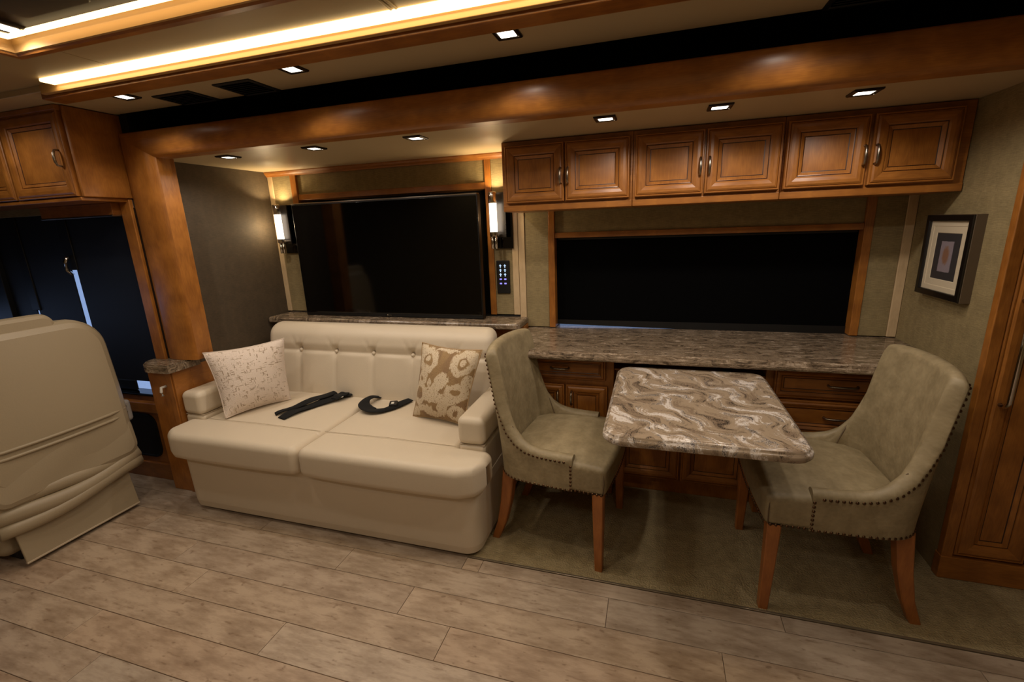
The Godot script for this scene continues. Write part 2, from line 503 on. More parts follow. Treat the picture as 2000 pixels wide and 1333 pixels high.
# ------------------------------------------------------------------ the setting
func build_shell():
	# subfloor and planks
	var fl := setting("floor", "pale wood-look plank floor of the motorhome")
	boxpart(fl, "subfloor", M.grout, Vector3(-4.8, -0.06, -0.25), Vector3(2.45, -0.004, 3.45), 0.001)
	var W := 0.1515; var L := 1.245
	var offs := [-0.958, -0.718, -1.375]
	for i in range(-3, 14):
		var z0 := 1.307 + W * i; var z1 := z0 + W
		var k0: float = offs[posmod(i, 3)]
		var j := -3
		while k0 + L * j < 2.4:
			var x0 := maxf(k0 + L * j, -4.6); var x1 := minf(k0 + L * (j + 1), 2.35)
			j += 1
			if x1 - x0 < 0.02: continue
			var pieces := [[x0, x1, z0]]
			if i < -1:                       # beside the carpet these rows stop or narrow
				pieces = []
				if x0 < -0.80: pieces.append([x0, minf(x1, -0.80), z0])
				if i == -2 and x1 > -0.80: pieces.append([maxf(x0, -0.80), x1, 1.078])
			for q in pieces:
				if q[1] - q[0] < 0.02: continue
				var g := 0.0010
				boxpart(fl, "plank", M["plank_%d" % rng.randi_range(0, 6)], Vector3(q[0] + g, -0.012, q[2] + g), Vector3(q[1] - g, 0.0, z1 - g), 0.0015)
	var cp := thing("carpet", "beige low-pile carpet under the dining table and chairs", "carpet")
	boxpart(cp, "pile", M.carpet, Vector3(-0.80, -0.006, 0.0), Vector3(2.35, 0.0025, 1.066), 0.002)
	boxpart(cp, "edge_strip", M.nickel_strip, Vector3(-0.80, -0.006, 1.066), Vector3(2.35, 0.004, 1.077), 0.002)

	# outer shell
	setting_mesh("wall_opposite", "plain wall behind the photographer", rbox(Vector3(7.3, 2.4, 0.1)), M.linen, Vector3(-1.2, 1.14, 3.42))
	setting_mesh("wall_aft", "plain wall at the aft end", rbox(Vector3(0.1, 2.4, 3.9)), M.linen, Vector3(2.40, 1.14, 1.6))
	var ws := setting("wall_windshield", "shaded windshield at the front of the cab")
	boxpart(ws, "lower_wall", M.black, Vector3(-4.8, -0.05, 0.6), Vector3(-4.7, 0.80, 3.45))
	boxpart(ws, "shade", M.navy, Vector3(-4.8, 1.06, 0.6), Vector3(-4.7, 2.3, 3.45))
	boxpart(ws, "pane", M.glass, Vector3(-4.77, 0.80, 0.6), Vector3(-4.765, 1.06, 3.3), 0.001)
	boxpart(ws, "pillar", M.black, Vector3(-4.8, 0.80, 3.0), Vector3(-4.7, 1.06, 3.45))
	# slide-out end walls
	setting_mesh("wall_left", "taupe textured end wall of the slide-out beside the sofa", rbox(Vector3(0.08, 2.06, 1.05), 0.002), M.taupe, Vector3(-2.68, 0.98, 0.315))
	setting_mesh("wall_right", "beige grasscloth end wall of the slide-out with the framed picture", rbox(Vector3(0.03, 2.06, 0.88), 0.002), M.linen, Vector3(1.227, 0.98, 0.24))
	# slide-out back wall
	var wb := setting("wall_back", "back wall of the slide-out around television and window")
	boxpart(wb, "backing", M.felt, Vector3(-2.75, -0.05, -0.22), Vector3(-0.65, 2.0, -0.14))
	boxpart(wb, "backing", M.felt, Vector3(-0.65, -0.05, -0.22), Vector3(2.45, 0.865, -0.14))
	boxpart(wb, "backing", M.felt, Vector3(-0.65, 1.46, -0.22), Vector3(2.45, 2.0, -0.14))
	boxpart(wb, "backing", M.felt, Vector3(1.02, 0.865, -0.22), Vector3(2.45, 1.46, -0.14))
	for a in [[-2.602, -2.448, 0.962, 1.95], [-0.969, -0.850, 0.968, 1.95], [-0.767, -0.619, 0.893, 1.95], [1.040, 1.170, 0.893, 1.95]]:
		boxpart(wb, "wall_panel", M.linen, Vector3(a[0], a[2], -0.14), Vector3(a[1], a[3], 0.0))
	boxpart(wb, "valance_panel", M.linen, Vector3(-2.402, 1.787, -0.14), Vector3(-1.009, 1.95, -0.012))
	boxpart(wb, "valance_panel", M.linen, Vector3(-0.581, 1.472, -0.10), Vector3(1.004, 1.95, -0.012))
	boxpart(wb, "lower_panel", M.wood_y, Vector3(-2.638, 0.0, -0.14), Vector3(-0.76, 0.915, 0.10))
	# wood and pale trims on that wall
	var n := 1
	for a in [
		["wood_y", -2.448, -2.400, 0.962, 1.925, 0.006, "cherry strip left of the television"],
		["wood_y2", -1.009, -0.969, 0.966, 1.925, 0.006, "cherry strip right of the television"],
		["wood_x", -2.400, -1.009, 1.752, 1.789, 0.0, "cherry rail above the television"],
		["wood_y3", -0.619, -0.580, 0.893, 1.62, 0.006, "cherry strip left of the dining window"],
		["wood_y", 1.003, 1.042, 0.893, 1.62, 0.006, "cherry strip right of the dining window"],
		["wood_x", -0.580, 1.003, 1.442, 1.474, 0.0, "cherry rail above the black window shade"],
		["pale_trim", -2.640, -2.602, 0.962, 1.93, 0.006, "pale strip in the corner left of the television"],
		["pale_trim", -0.850, -0.810, 0.968, 1.93, 0.006, "pale strip left of the wall joint"],
		["pale_trim", -0.808, -0.767, 0.893, 1.93, 0.006, "pale strip right of the wall joint"],
		["pale_trim", 1.170, 1.211, 0.893, 1.93, 0.006, "pale strip in the corner right of the dining window"]]:
		var c := bx(Vector3(a[1], a[3], -0.14), Vector3(a[2], a[4], a[5]))
		setting_mesh("trim_%d" % n, a[6], c[0], M[a[0]], c[1]); n += 1
	# crown moulding above the television
	var crown := prism(PackedVector2Array([Vector2(-0.01, 1.918), Vector2(0.010, 1.918), Vector2(0.014, 1.926), Vector2(0.024, 1.934), Vector2(0.030, 1.944), Vector2(0.030, 1.952), Vector2(-0.01, 1.952)]), -2.64, -0.79, true)
	setting_mesh("trim_%d" % n, "cherry crown moulding above the television", crown, M.wood_x); n += 1

	# dining window: glass outside, black roller shade that stops just above the counter
	var wd := setting("window_1", "wide dining window covered by a black roller shade")
	boxpart(wd, "pane", M.glass, Vector3(-0.66, 0.86, -0.20), Vector3(1.03, 1.47, -0.194), 0.001)
	boxpart(wd, "shade", M.shade, Vector3(-0.580, 0.930, -0.062), Vector3(1.003, 1.445, -0.056), 0.001)
	# the hem bar hangs a little askew: it clears the counter only at the left
	part(wd, "hem_bar", prism(PackedVector2Array([Vector2(-0.580, 0.9035), Vector2(0.20, 0.8893), Vector2(1.003, 0.8893), Vector2(1.003, 0.932), Vector2(-0.580, 0.932)]), -0.066, -0.052), M.black)
	boxpart(wd, "roller", M.black, Vector3(-0.577, 1.425, -0.11), Vector3(1.002, 1.472, -0.05), 0.01)

	# ceilings
	var ce := setting("ceiling", "padded cream ceiling with a lower soffit along the slide-out")
	boxpart(ce, "roof", M.felt, Vector3(-4.8, 2.29, 0.4), Vector3(2.45, 2.35, 3.45))
	var xs := [-4.75, -2.084, -0.806, 2.40]
	for i in 3:
		boxpart(ce, "ceiling_panel", M.ceiling, Vector3(xs[i] + 0.0015, 2.20, 1.24), Vector3(xs[i + 1] - 0.0015, 2.29, 1.545), 0.002)
		boxpart(ce, "ceiling_panel", M.ceiling, Vector3(xs[i] + 0.0015, 2.20, 2.62), Vector3(xs[i + 1] - 0.0015, 2.29, 3.45), 0.002)
	boxpart(ce, "ceiling_panel", M.ceiling, Vector3(-4.75, 2.20, 1.545), Vector3(-2.16, 2.29, 2.62), 0.002)
	boxpart(ce, "ceiling_panel", M.ceiling, Vector3(0.9, 2.20, 1.545), Vector3(2.40, 2.29, 2.62), 0.002)
	for dx in [-0.009, 0.009]:
		part(ce, "bead", tube([Vector3(-0.806 + dx, 2.199, 1.262), Vector3(-0.806 + dx, 2.199, 1.545)], 0.005, 8), M.ceiling)
	boxpart(ce, "soffit", M.soft_ceiling, Vector3(-2.75, 2.17, 0.85), Vector3(2.40, 2.29, 1.16), 0.012)
	boxpart(ce, "soffit_over_cab", M.soft_ceiling, Vector3(-4.75, 2.175, 0.80), Vector3(-2.74, 2.29, 1.25), 0.004)
	boxpart(ce, "soffit_over_cab", M.soft_ceiling, Vector3(-2.742, 2.176, 1.155), Vector3(-2.60, 2.29, 1.25), 0.003)
	boxpart(ce, "slide_ceiling", M.soft_ceiling, Vector3(-2.72, 1.95, -0.20), Vector3(2.45, 1.985, 0.86), 0.002)
	boxpart(ce, "gap_lining", M.felt, Vector3(-2.80, 1.98, 0.40), Vector3(2.45, 2.30, 0.45))
	boxpart(ce, "gap_lining", M.felt, Vector3(-2.80, 2.255, 0.44), Vector3(2.45, 2.29, 0.86))
	boxpart(ce, "gap_lining", M.felt, Vector3(-2.80, 1.96, 0.42), Vector3(-2.70, 2.29, 0.84))

	# fascia: shaped board along the slide-out opening, mitred into the left column
	var prof := [Vector2(0.0, -0.07), Vector2(0.0, -0.016), Vector2(0.012, -0.006), Vector2(0.06, 0.002), Vector2(0.2, 0.010), Vector2(0.42, 0.014), Vector2(0.65, 0.012), Vector2(0.86, 0.005), Vector2(0.96, -0.003), Vector2(1.0, -0.012), Vector2(1.0, -0.085)]
	var zb := 0.872
	var fascia := func(oa: Vector2, ia: Vector2, ob: Vector2, ib: Vector2) -> ArrayMesh:
		var st := smooth_tool()
		for k in prof.size() - 1:
			var p: Vector2 = prof[k]
			var q: Vector2 = prof[k + 1]
			st.set_smooth_group(10 + k if absf(p.x - q.x) < 0.001 else 1)
			for s in 12:
				var f0 := s / 12.0; var f1 := (s + 1) / 12.0
				var A := oa.lerp(ia, p.x).lerp(ob.lerp(ib, p.x), f0); var B := oa.lerp(ia, p.x).lerp(ob.lerp(ib, p.x), f1)
				var C := oa.lerp(ia, q.x).lerp(ob.lerp(ib, q.x), f1); var D := oa.lerp(ia, q.x).lerp(ob.lerp(ib, q.x), f0)
				quad(st, Vector3(A.x, A.y, zb + p.y), Vector3(B.x, B.y, zb + p.y), Vector3(C.x, C.y, zb + q.y), Vector3(D.x, D.y, zb + q.y))
		# flat back
		quad(st, Vector3(oa.x, oa.y, zb - 0.07), Vector3(ia.x, ia.y, zb - 0.085), Vector3(ib.x, ib.y, zb - 0.085), Vector3(ob.x, ob.y, zb - 0.07))
		return done(st)
	var oc := Vector2(-2.753, 2.078); var ic := Vector2(-2.527, 1.944)
	setting_mesh("trim_%d" % n, "long cherry fascia beam over the slide-out", fascia.call(oc, ic, Vector2(2.38, 2.078), Vector2(2.38, 1.944)), M.wood_x); n += 1
	setting_mesh("trim_%d" % n, "wide cherry column at the left end of the fascia", fascia.call(Vector2(-2.753, 0.834), Vector2(-2.527, 0.834), oc, ic), M.wood_y2); n += 1
	var cr := bx(Vector3(-2.638, 0.834, 0.76), Vector3(-2.530, 1.948, 0.80))
	setting_mesh("trim_%d" % n, "inner return of the left cherry column", cr[0], M.wood_y, cr[1]); n += 1
	# ceiling trim with the light cove
	var ct := bx(Vector3(-2.64, 2.150, 1.145), Vector3(2.40, 2.205, 1.236))
	setting_mesh("trim_%d" % n, "brown wooden ceiling trim below the long light strip", ct[0], M.wood_x, ct[1]); n += 1
	var lp := bx(Vector3(-2.60, 2.163, 1.236), Vector3(2.40, 2.205, 1.258))
	setting_mesh("trim_%d" % n, "wooden lip by the long light strip, its glow painted on in gold", lp[0], M.lamplit_lip, lp[1]); n += 1

	# driver side wall with its window and blinds
	var dw := setting("wall_driver", "driver side wall of the cab with blinds over the window")
	boxpart(dw, "upper_wall", M.linen, Vector3(-4.8, 1.69, 0.79), Vector3(-2.78, 2.29, 0.87))
	boxpart(dw, "lower_wall", M.wood_x, Vector3(-4.8, -0.05, 0.79), Vector3(-2.70, 0.585, 0.87))
	boxpart(dw, "front_wall", M.black, Vector3(-4.8, 0.58, 0.79), Vector3(-4.10, 1.70, 0.87))
	boxpart(dw, "pillar", M.black, Vector3(-2.86, 0.58, 0.79), Vector3(-2.70, 1.70, 0.868))
	boxpart(dw, "base_rail", M.wood_x, Vector3(-4.6, 0.0, 0.87), Vector3(-2.86, 0.11, 0.888))
	boxpart(dw, "armrest_rail", M.wood_x, Vector3(-4.0, 0.47, 0.868), Vector3(-2.86, 0.545, 0.905), 0.012)
	part(dw, "door_pocket", slab(0.62, 0.30, 0.07, [Vector2(0, 0), Vector2(0, 0.012), Vector2(0.008, 0.016), Vector2(0.014, 0.010)], 1), M.vent_black, Vector3(-3.30, 0.30, 0.868), Vector3(90, 0, 0))
	var w2 := setting("window_2", "driver side window with two dark navy blinds")
	boxpart(w2, "pane", M.glass, Vector3(-4.12, 0.57, 0.785), Vector3(-2.84, 1.71, 0.79), 0.001)
	boxpart(w2, "blind", M.navy, Vector3(-4.12, 0.575, 0.835), Vector3(-3.89, 1.70, 0.843), 0.001)
	boxpart(w2, "blind", M.navy, Vector3(-3.865, 0.64, 0.835), Vector3(-3.452, 1.70, 0.843), 0.001)
	boxpart(w2, "blind", M.navy, Vector3(-3.398, 0.66, 0.835), Vector3(-2.85, 1.70, 0.843), 0.001)
	boxpart(w2, "mullion", M.black, Vector3(-3.92, 1.10, 0.80), Vector3(-3.84, 1.70, 0.85), 0.004)
	boxpart(w2, "mullion", M.black, Vector3(-3.47, 1.36, 0.80), Vector3(-3.38, 1.70, 0.85), 0.004)
	boxpart(w2, "mirror_control", M.black, Vector3(-3.45, 0.592, 0.83), Vector3(-3.13, 0.665, 0.848), 0.01)
	boxpart(w2, "sill", M.black_gloss, Vector3(-4.12, 0.575, 0.80), Vector3(-2.86, 0.592, 0.885), 0.006)
	part(w2, "latch", tube([Vector3(-3.42, 1.44, 0.86), Vector3(-3.435, 1.41, 0.872), Vector3(-3.438, 1.36, 0.868), Vector3(-3.43, 1.33, 0.85)], 0.011, 8), M.chrome)
	var fs := bx(Vector3(-2.845, 0.0, 0.86), Vector3(-2.765, 1.745, 0.884), 0.006)
	setting_mesh("trim_%d" % n, "cherry upright between driver window and fascia column", fs[0], M.wood_y3, fs[1]); n += 1
	var va := thing("window_valance", "dark wooden valance with a shiny lower edge under the corner cabinet", "valance")
	boxpart(va, "board", M.wood_x, Vector3(-3.44, 1.665, 0.872), Vector3(-2.846, 1.729, 0.925))
	boxpart(va, "edge_strip", M.nickel, Vector3(-3.44, 1.657, 0.872), Vector3(-2.846, 1.665, 0.929), 0.002)

func led_and_tray():
	var l := thing("led_strip", "long glowing strip light along the wooden ceiling trim", "strip light")
	boxpart(l, "diffuser", M.led, Vector3(-2.49, 2.185, 1.262), Vector3(0.65, 2.199, 1.318), 0.004)
	area(l, Vector3(-0.92, 2.182, 1.29), Vector2(3.14, 0.056), LED_AREA, Color(1.0, 0.88, 0.68))
	# ceiling tray: frame, dark reflective panel, light rope round the inside
	var t := thing("ceiling_tray", "wood-framed ceiling tray with a dark mirrored panel", "ceiling panel")
	var cx := -0.63; var cz := 2.083; var w := 3.06; var d := 1.078
	var fr := rect_sweep(w, d, [Vector2(0, -0.05), Vector2(0, 0.035), Vector2(0.005, 0.041), Vector2(0.026, 0.041), Vector2(0.032, 0.036), Vector2(0.040, 0.012), Vector2(0.044, -0.012), Vector2(0.044, -0.05)])
	part(t, "frame", fr, M.wood_x, Vector3(cx, 2.20, cz), Vector3(90, 0, 0))
	part(t, "inner_lip", rect_sweep(w - 0.066, d - 0.066, [Vector2(0, 0.036), Vector2(0.006, 0.034), Vector2(0.012, 0.012), Vector2(0.012, -0.012)]), M.lamplit_lip, Vector3(cx, 2.20, cz), Vector3(90, 0, 0))  # inner face of the frame, coloured gold as if lit by the rope
	boxpart(t, "mirror_panel", M.mirror_brown, Vector3(cx - w / 2 + 0.01, 2.214, cz - d / 2 + 0.01), Vector3(cx + w / 2 - 0.01, 2.224, cz + d / 2 - 0.01), 0.002)
	boxpart(t, "roof_board", M.felt, Vector3(cx - w / 2 - 0.02, 2.262, cz - d / 2 - 0.02), Vector3(cx + w / 2 + 0.02, 2.29, cz + d / 2 + 0.02), 0.002)
	part(t, "speaker_grille", slab(0.30, 0.12, 0.02, [Vector2(0, 0.010), Vector2(0, 0.003), Vector2(0.004, 0)], 1), M.vent_black, Vector3(-1.74, 2.2065, 1.72))
	var r := thing("led_rope", "golden glowing rope light inside the ceiling tray frame", "strip light")
	var x0 := cx - w / 2 + 0.066; var x1 := cx + w / 2 - 0.066; var z0 := cz - d / 2 + 0.066; var z1 := cz + d / 2 - 0.066
	for a in [[Vector3(x0, 2.204, z0), Vector3(x1, 2.204, z0)], [Vector3(x1, 2.204, z0), Vector3(x1, 2.204, z1)], [Vector3(x1, 2.204, z1), Vector3(x0, 2.204, z1)], [Vector3(x0, 2.204, z1), Vector3(x0, 2.204, z0)]]:
		part(r, "light_tube", tube([a[0], (a[0] + a[1]) / 2, a[1]], 0.009, 8), M.led)
	area(r, Vector3(cx, 2.192, z0), Vector2(2.8, 0.018), 0.16, Color(1.0, 0.86, 0.64))
	area(r, Vector3(cx, 2.192, z1), Vector2(2.8, 0.018), 0.16, Color(1.0, 0.86, 0.64))

func area(p: Node, at: Vector3, size: Vector2, energy: float, c: Color):
	var a := AreaLight3D.new(); a.name = "glow_light"
	a.area_size = size; a.light_energy = energy; a.light_color = c; a.shadow_enabled = true
	a.area_normalize_energy = true
	a.area_range = 12.0; a.area_attenuation = 2.0
	p.add_child(a, true); a.position = at; a.rotation_degrees = Vector3(-90, 0, 0)

func downlight(at: Vector3, energy: float, label: String, group: String, cone := 82.0, soft := 0.5):
	var t := thing("downlight", label, "ceiling light", group, at)
	var s := 0.045
	var fr := rect_sweep(2 * s, 2 * s, [Vector2(0, 0), Vector2(0.0, 0.005), Vector2(0.004, 0.008), Vector2(0.013, 0.008), Vector2(0.017, 0.003)])
	part(t, "bezel", fr, M.dark_metal, Vector3.ZERO, Vector3(90, 0, 0))
	part(t, "lens", rbox(Vector3(0.058, 0.008, 0.058), 0.003), M.lens, Vector3(0, -0.002, 0))
	part(t, "touch_switch", rbox(Vector3(0.006, 0.004, 0.006), 0.001), M.chrome, Vector3(0.037, -0.009, -0.02))
	var l := SpotLight3D.new(); l.name = "lamp"
	l.light_energy = energy; l.light_color = WARM; l.light_size = 0.025; l.shadow_enabled = true
	l.spot_range = 12.0; l.spot_attenuation = 2.0; l.spot_angle = cone; l.spot_angle_attenuation = soft
	t.add_child(l); l.position = Vector3(0, -0.034, 0); l.rotation_degrees = Vector3(-90, 0, 0)

func vent(at: Vector3, w: float, d: float, label: String):
	var t := thing("air_vent", label, "air vent", "ceiling air vents", at)
	var fr := rect_sweep(w, d, [Vector2(0, 0), Vector2(0, 0.004), Vector2(0.004, 0.007), Vector2(0.014, 0.007), Vector2(0.018, 0.001)])
	part(t, "frame", fr, M.vent_black, Vector3.ZERO, Vector3(90, 0, 0))
	part(t, "backing", rbox(Vector3(w - 0.02, 0.002, d - 0.02), 0.0005), M.black, Vector3(0, -0.001, 0))
	for i in 7:
		part(t, "slat", rbox(Vector3(w - 0.036, 0.002, 0.016), 0.0006), M.vent_black, Vector3(0, -0.006, -d / 2 + 0.03 + (d - 0.06) * i / 6.0), Vector3(35, 0, 0))

# ------------------------------------------------------------------ cabinets, counters, table
func pull(length: float, horizontal := false) -> Mesh:
	var h := length / 2
	var p := [Vector3(0, h, 0), Vector3(0, h, 0.010), Vector3(0, h * 0.92, 0.020), Vector3(0, h * 0.5, 0.026), Vector3(0, 0, 0.027), Vector3(0, -h * 0.5, 0.026), Vector3(0, -h * 0.92, 0.020), Vector3(0, -h, 0.010), Vector3(0, -h, 0)]
	if horizontal:
		for i in p.size(): p[i] = Vector3(p[i].y, 0, p[i].z)
	return tube(p, [0.006, 0.0055, 0.005, 0.006, 0.0065, 0.006, 0.005, 0.0055, 0.006], 8, 1.0, null, Vector3(0, 0, 1) if not horizontal else Vector3.UP)

# framed door or drawer front in the plane z = 0 about its centre
func front(p: Node, called: String, c: Vector3, w: float, h: float, fm: Material, pm: Material, frame := 0.05) -> MeshInstance3D:
	var prof := [Vector2(0, -0.012), Vector2(0, 0.008), Vector2(0.003, 0.0115), Vector2(0.007, 0.0115), Vector2(0.009, 0.008), Vector2(0.011, 0.0125), Vector2(0.018, 0.0165), Vector2(frame * 0.6, 0.0165), Vector2(frame - 0.006, 0.0135), Vector2(frame, 0.010), Vector2(frame + 0.0005, 0.006)]
	# a flat core carries uprights and rails, mitred together
	var d := part(p, called, rbox(Vector3(w - 0.004, h - 0.004, 0.010), 0.001), fm, c + Vector3(0, 0, -0.006))
	for o in _door_parts(d, w, h, prof, fm): o.position.z = 0.006
	return _door_panel(d, w, h, pm, fm, frame)

func _door_parts(d: Node, w: float, h: float, prof: Array, fm: Material) -> Array:
	var out := []
	for k in [1, 3]: out.append(part(d, "upright", rect_sweep(w, h, prof, [k]), fm))
	for k in [0, 2]: out.append(part(d, "rail", rect_sweep(w, h, prof, [k]), M.wood_x))
	return out

func _door_panel(d: MeshInstance3D, w: float, h: float, pm: Material, fm: Material, frame: float) -> MeshInstance3D:
	var bw := minf(0.020, frame * 0.5)
	var iw := w - 2 * frame; var ih := h - 2 * frame
	part(d, "groove", rect_sweep(iw, ih, [Vector2(0, 0.006), Vector2(0.0025, 0.005)]), M.glaze, Vector3(0, 0, 0.006))
	part(d, "bead", rect_sweep(iw, ih, [Vector2(0.0022, 0.005), Vector2(0.004, 0.0085), Vector2(0.006, 0.008), Vector2(bw - 0.002, 0.001)]), fm, Vector3(0, 0, 0.006))
	part(d, "groove", rect_sweep(iw, ih, [Vector2(bw - 0.0022, 0.001), Vector2(bw + 0.0015, -0.0005)]), M.glaze, Vector3(0, 0, 0.006))
	part(d, "panel", rbox(Vector3(iw - 2 * bw, ih - 2 * bw, 0.010), 0.002), pm, Vector3(0, 0, 0.0008))
	return d

func wall_cabinet(x0: float, x1: float, splits: Array, label: String, k: int):
	var t := thing("wall_cabinet", label, "cabinet", "row of wall cabinets over the dining window")
	var y0 := 1.598; var y1 := 1.948; var zf := 0.327
	boxpart(t, "body", M.wood_x, Vector3(x0 + 0.0006, y0 + 0.012, 0.008), Vector3(x1 - 0.0006, y1, zf), 0.002)
	boxpart(t, "bottom_rail", M.wood_x, Vector3(x0 + 0.0006, y0, 0.012), Vector3(x1 - 0.0006, y0 + 0.034, zf + 0.006), 0.004)
	for i in 2:
		var a: float = splits[i][0]; var b: float = splits[i][1]
		var d := front(t, "door", Vector3((a + b) / 2, 1.783, zf + 0.012), b - a, 0.285, [M.wood_y, M.wood_y2, M.wood_y3][(k + i) % 3], [M.wood_y3, M.wood_y, M.wood_y2][(k + i) % 3])
		part(d, "handle", pull(0.075), M.nickel, Vector3((b - a) / 2 * (0.90 if i == 0 else -0.90), -0.02, 0.019))

func base_cabinets():
	# left unit: one drawer over two doors
	var zf := 0.385
	var a := thing("base_cabinet", "base cabinet behind the chair beside the sofa, one drawer over two doors", "cabinet", "base cabinets under the counter")
	boxpart(a, "body", M.wood_y, Vector3(-0.73, 0.003, 0.105), Vector3(-0.186, 0.846, zf), 0.003)
	var dr := front(a, "drawer", Vector3(-0.478, 0.755, zf + 0.012), 0.50, 0.122, M.wood_x, M.wood_x, 0.024)
	part(dr, "handle", pull(0.10, true), M.nickel, Vector3(0, 0, 0.006))
	for i in 2:
		var d := front(a, "door", Vector3(-0.566 + 0.235 * i, 0.372, zf + 0.012), 0.226, 0.580, M.wood_y2, M.wood_y3, 0.042)
		part(d, "handle", pull(0.075), M.nickel, Vector3(0.080 if i == 0 else -0.080, 0.215, 0.020))
	# knee space unit
	var b := thing("base_cabinet", "recessed base cabinet with two doors in the shadow under the dining table", "cabinet", "base cabinets under the counter")
	boxpart(b, "body", M.wood_y, Vector3(-0.184, 0.003, 0.02), Vector3(0.543, 0.760, 0.290), 0.003)
	boxpart(b, "slot_floor", M.wood_x, Vector3(-0.184, 0.752, 0.02), Vector3(0.543, 0.762, 0.380), 0.002)
	for i in 2:
		var d := front(b, "door", Vector3(0.004 + 0.350 * i, 0.402, 0.302), 0.340, 0.62, M.wood_y, M.wood_y2, 0.05)
		part(d, "handle", pull(0.075), M.nickel, Vector3(0.13 if i == 0 else -0.13, 0.2, 0.020))
	# right unit: drawers
	var c := thing("base_cabinet", "base cabinet with a stack of three drawers behind the right-hand chair", "cabinet", "base cabinets under the counter")
	boxpart(c, "body", M.wood_y3, Vector3(0.545, 0.003, 0.02), Vector3(1.205, 0.846, zf), 0.003)
	for q in [[0.740, 0.143], [0.577, 0.163], [0.285, 0.400]]:
		var d := front(c, "drawer", Vector3(0.884, q[0], zf + 0.012), 0.610, q[1], M.wood_x, M.wood_x, 0.030)
		part(d, "handle", pull(0.12, true), M.nickel, Vector3(-0.015, -0.002, 0.006))

func counters_and_table():
	# ogee front edge, profile in (z, y), pushed along x
	var prof := PackedVector2Array([Vector2(-0.139, 0.847), Vector2(0.552, 0.847), Vector2(0.559, 0.850), Vector2(0.562, 0.858), Vector2(0.560, 0.868), Vector2(0.554, 0.872), Vector2(0.552, 0.876), Vector2(0.548, 0.884), Vector2(0.540, 0.888), Vector2(0.532, 0.889), Vector2(-0.139, 0.889)])
	var c := thing("countertop", "long streaked grey-brown stone countertop under the dining window", "countertop")
	part(c, "slab", prism(prof, -0.752, 1.210, true), M.counter)
	var l := thing("stone_ledge", "narrow stone ledge in front of the television behind the sofa", "ledge")
	part(l, "slab", slab(1.872, 0.30, 0.02, [Vector2(0.004, 0.0), Vector2(0, 0.006), Vector2(0, 0.026), Vector2(0.004, 0.034), Vector2(0.012, 0.038)], 1), M.ledge_stone, Vector3(-1.695, 0.917, 0.069))
	boxpart(l, "black_gasket", M.black, Vector3(-2.62, 0.9555, -0.05), Vector3(-0.77, 0.962, 0.003), 0.001)
	# dining table: rounded slab on runners that slide into the counter
	var t := thing("dining_table", "swirled cream and brown stone dining table with rounded corners", "table")
	var w := 0.658; var d := 0.815
	var edge := [Vector2(0.02, 0.0), Vector2(0.006, 0.001), Vector2(0.0, 0.008), Vector2(0.0, 0.020), Vector2(0.003, 0.026), Vector2(0.010, 0.028), Vector2(0.010, 0.031), Vector2(0.014, 0.036), Vector2(0.022, 0.0385), Vector2(0.024, 0.0375), Vector2(0.027, 0.0395)]
	part(t, "table_top", slab(w, d, 0.075, edge, 1), M.quartz, Vector3(0.175, 0.786, 0.9215))
	for s in [-1, 1]:
		boxpart(t, "runner", M.dark_metal, Vector3(0.175 + s * 0.2 - 0.02, 0.773, 0.05), Vector3(0.175 + s * 0.2 + 0.02, 0.787, 1.0), 0.002)

func corner_cabinet():
	# over the driver, at the left edge of the picture
	var t := thing("overhead_cabinet", "cherry overhead cabinet above the driver with a plain side panel", "cabinet")
	boxpart(t, "body", M.wood_y3, Vector3(-4.3, 1.748, 0.872), Vector3(-2.765, 2.172, 1.085), 0.006)
	boxpart(t, "side_panel", M.wood_y, Vector3(-2.775, 1.748, 0.80), Vector3(-2.757, 2.172, 1.095), 0.005)
	boxpart(t, "bottom_board", M.wood_x, Vector3(-4.3, 1.730, 0.872), Vector3(-2.775, 1.749, 1.10), 0.004)
	boxpart(t, "top_moulding", M.wood_x, Vector3(-4.3, 2.150, 1.08), Vector3(-2.775, 2.174, 1.118), 0.004)
	for i in 3:
		var d := front(t, "door", Vector3(-3.015 - 0.47 * i, 1.953, 1.097), 0.455, 0.40, [M.wood_y2, M.wood_y, M.wood_y3][i], [M.wood_y, M.wood_y3, M.wood_y2][i], 0.055)
		part(d, "handle", pull(0.075), M.nickel, Vector3(0.185 if i % 2 == 0 else -0.185, -0.02, 0.020))

func pantry():
	var t := thing("pantry_cabinet", "tall cherry pantry cabinet with narrow doors at the right edge", "cabinet")
	boxpart(t, "body", M.wood_y, Vector3(1.244, 0.003, 0.0), Vector3(2.34, 1.948, 0.668), 0.002)
	boxpart(t, "corner_stile", M.wood_y2, Vector3(1.207, 0.003, 0.655), Vector3(1.246, 1.948, 0.690), 0.004)
	boxpart(t, "base_rail", M.wood_x, Vector3(1.2045, 0.003, 0.648), Vector3(2.34, 0.108, 0.694), 0.004)
	for i in 3:
		var d := front(t, "door", Vector3(1.362 + 0.236 * i, 1.02, 0.680), 0.228, 1.80, [M.wood_y3, M.wood_y, M.wood_y2][i], [M.wood_y2, M.wood_y3, M.wood_y][i], 0.058)
		part(d, "handle", tube([Vector3(0, 0.2, 0.0), Vector3(0, 0.2, 0.03), Vector3(0, 0.18, 0.045), Vector3(0, -0.18, 0.045), Vector3(0, -0.2, 0.03), Vector3(0, -0.2, 0.0)], 0.009, 10, 1.0, null, Vector3(0, 0, 1)), M.chrome, Vector3(-0.085, -0.02, 0.020))

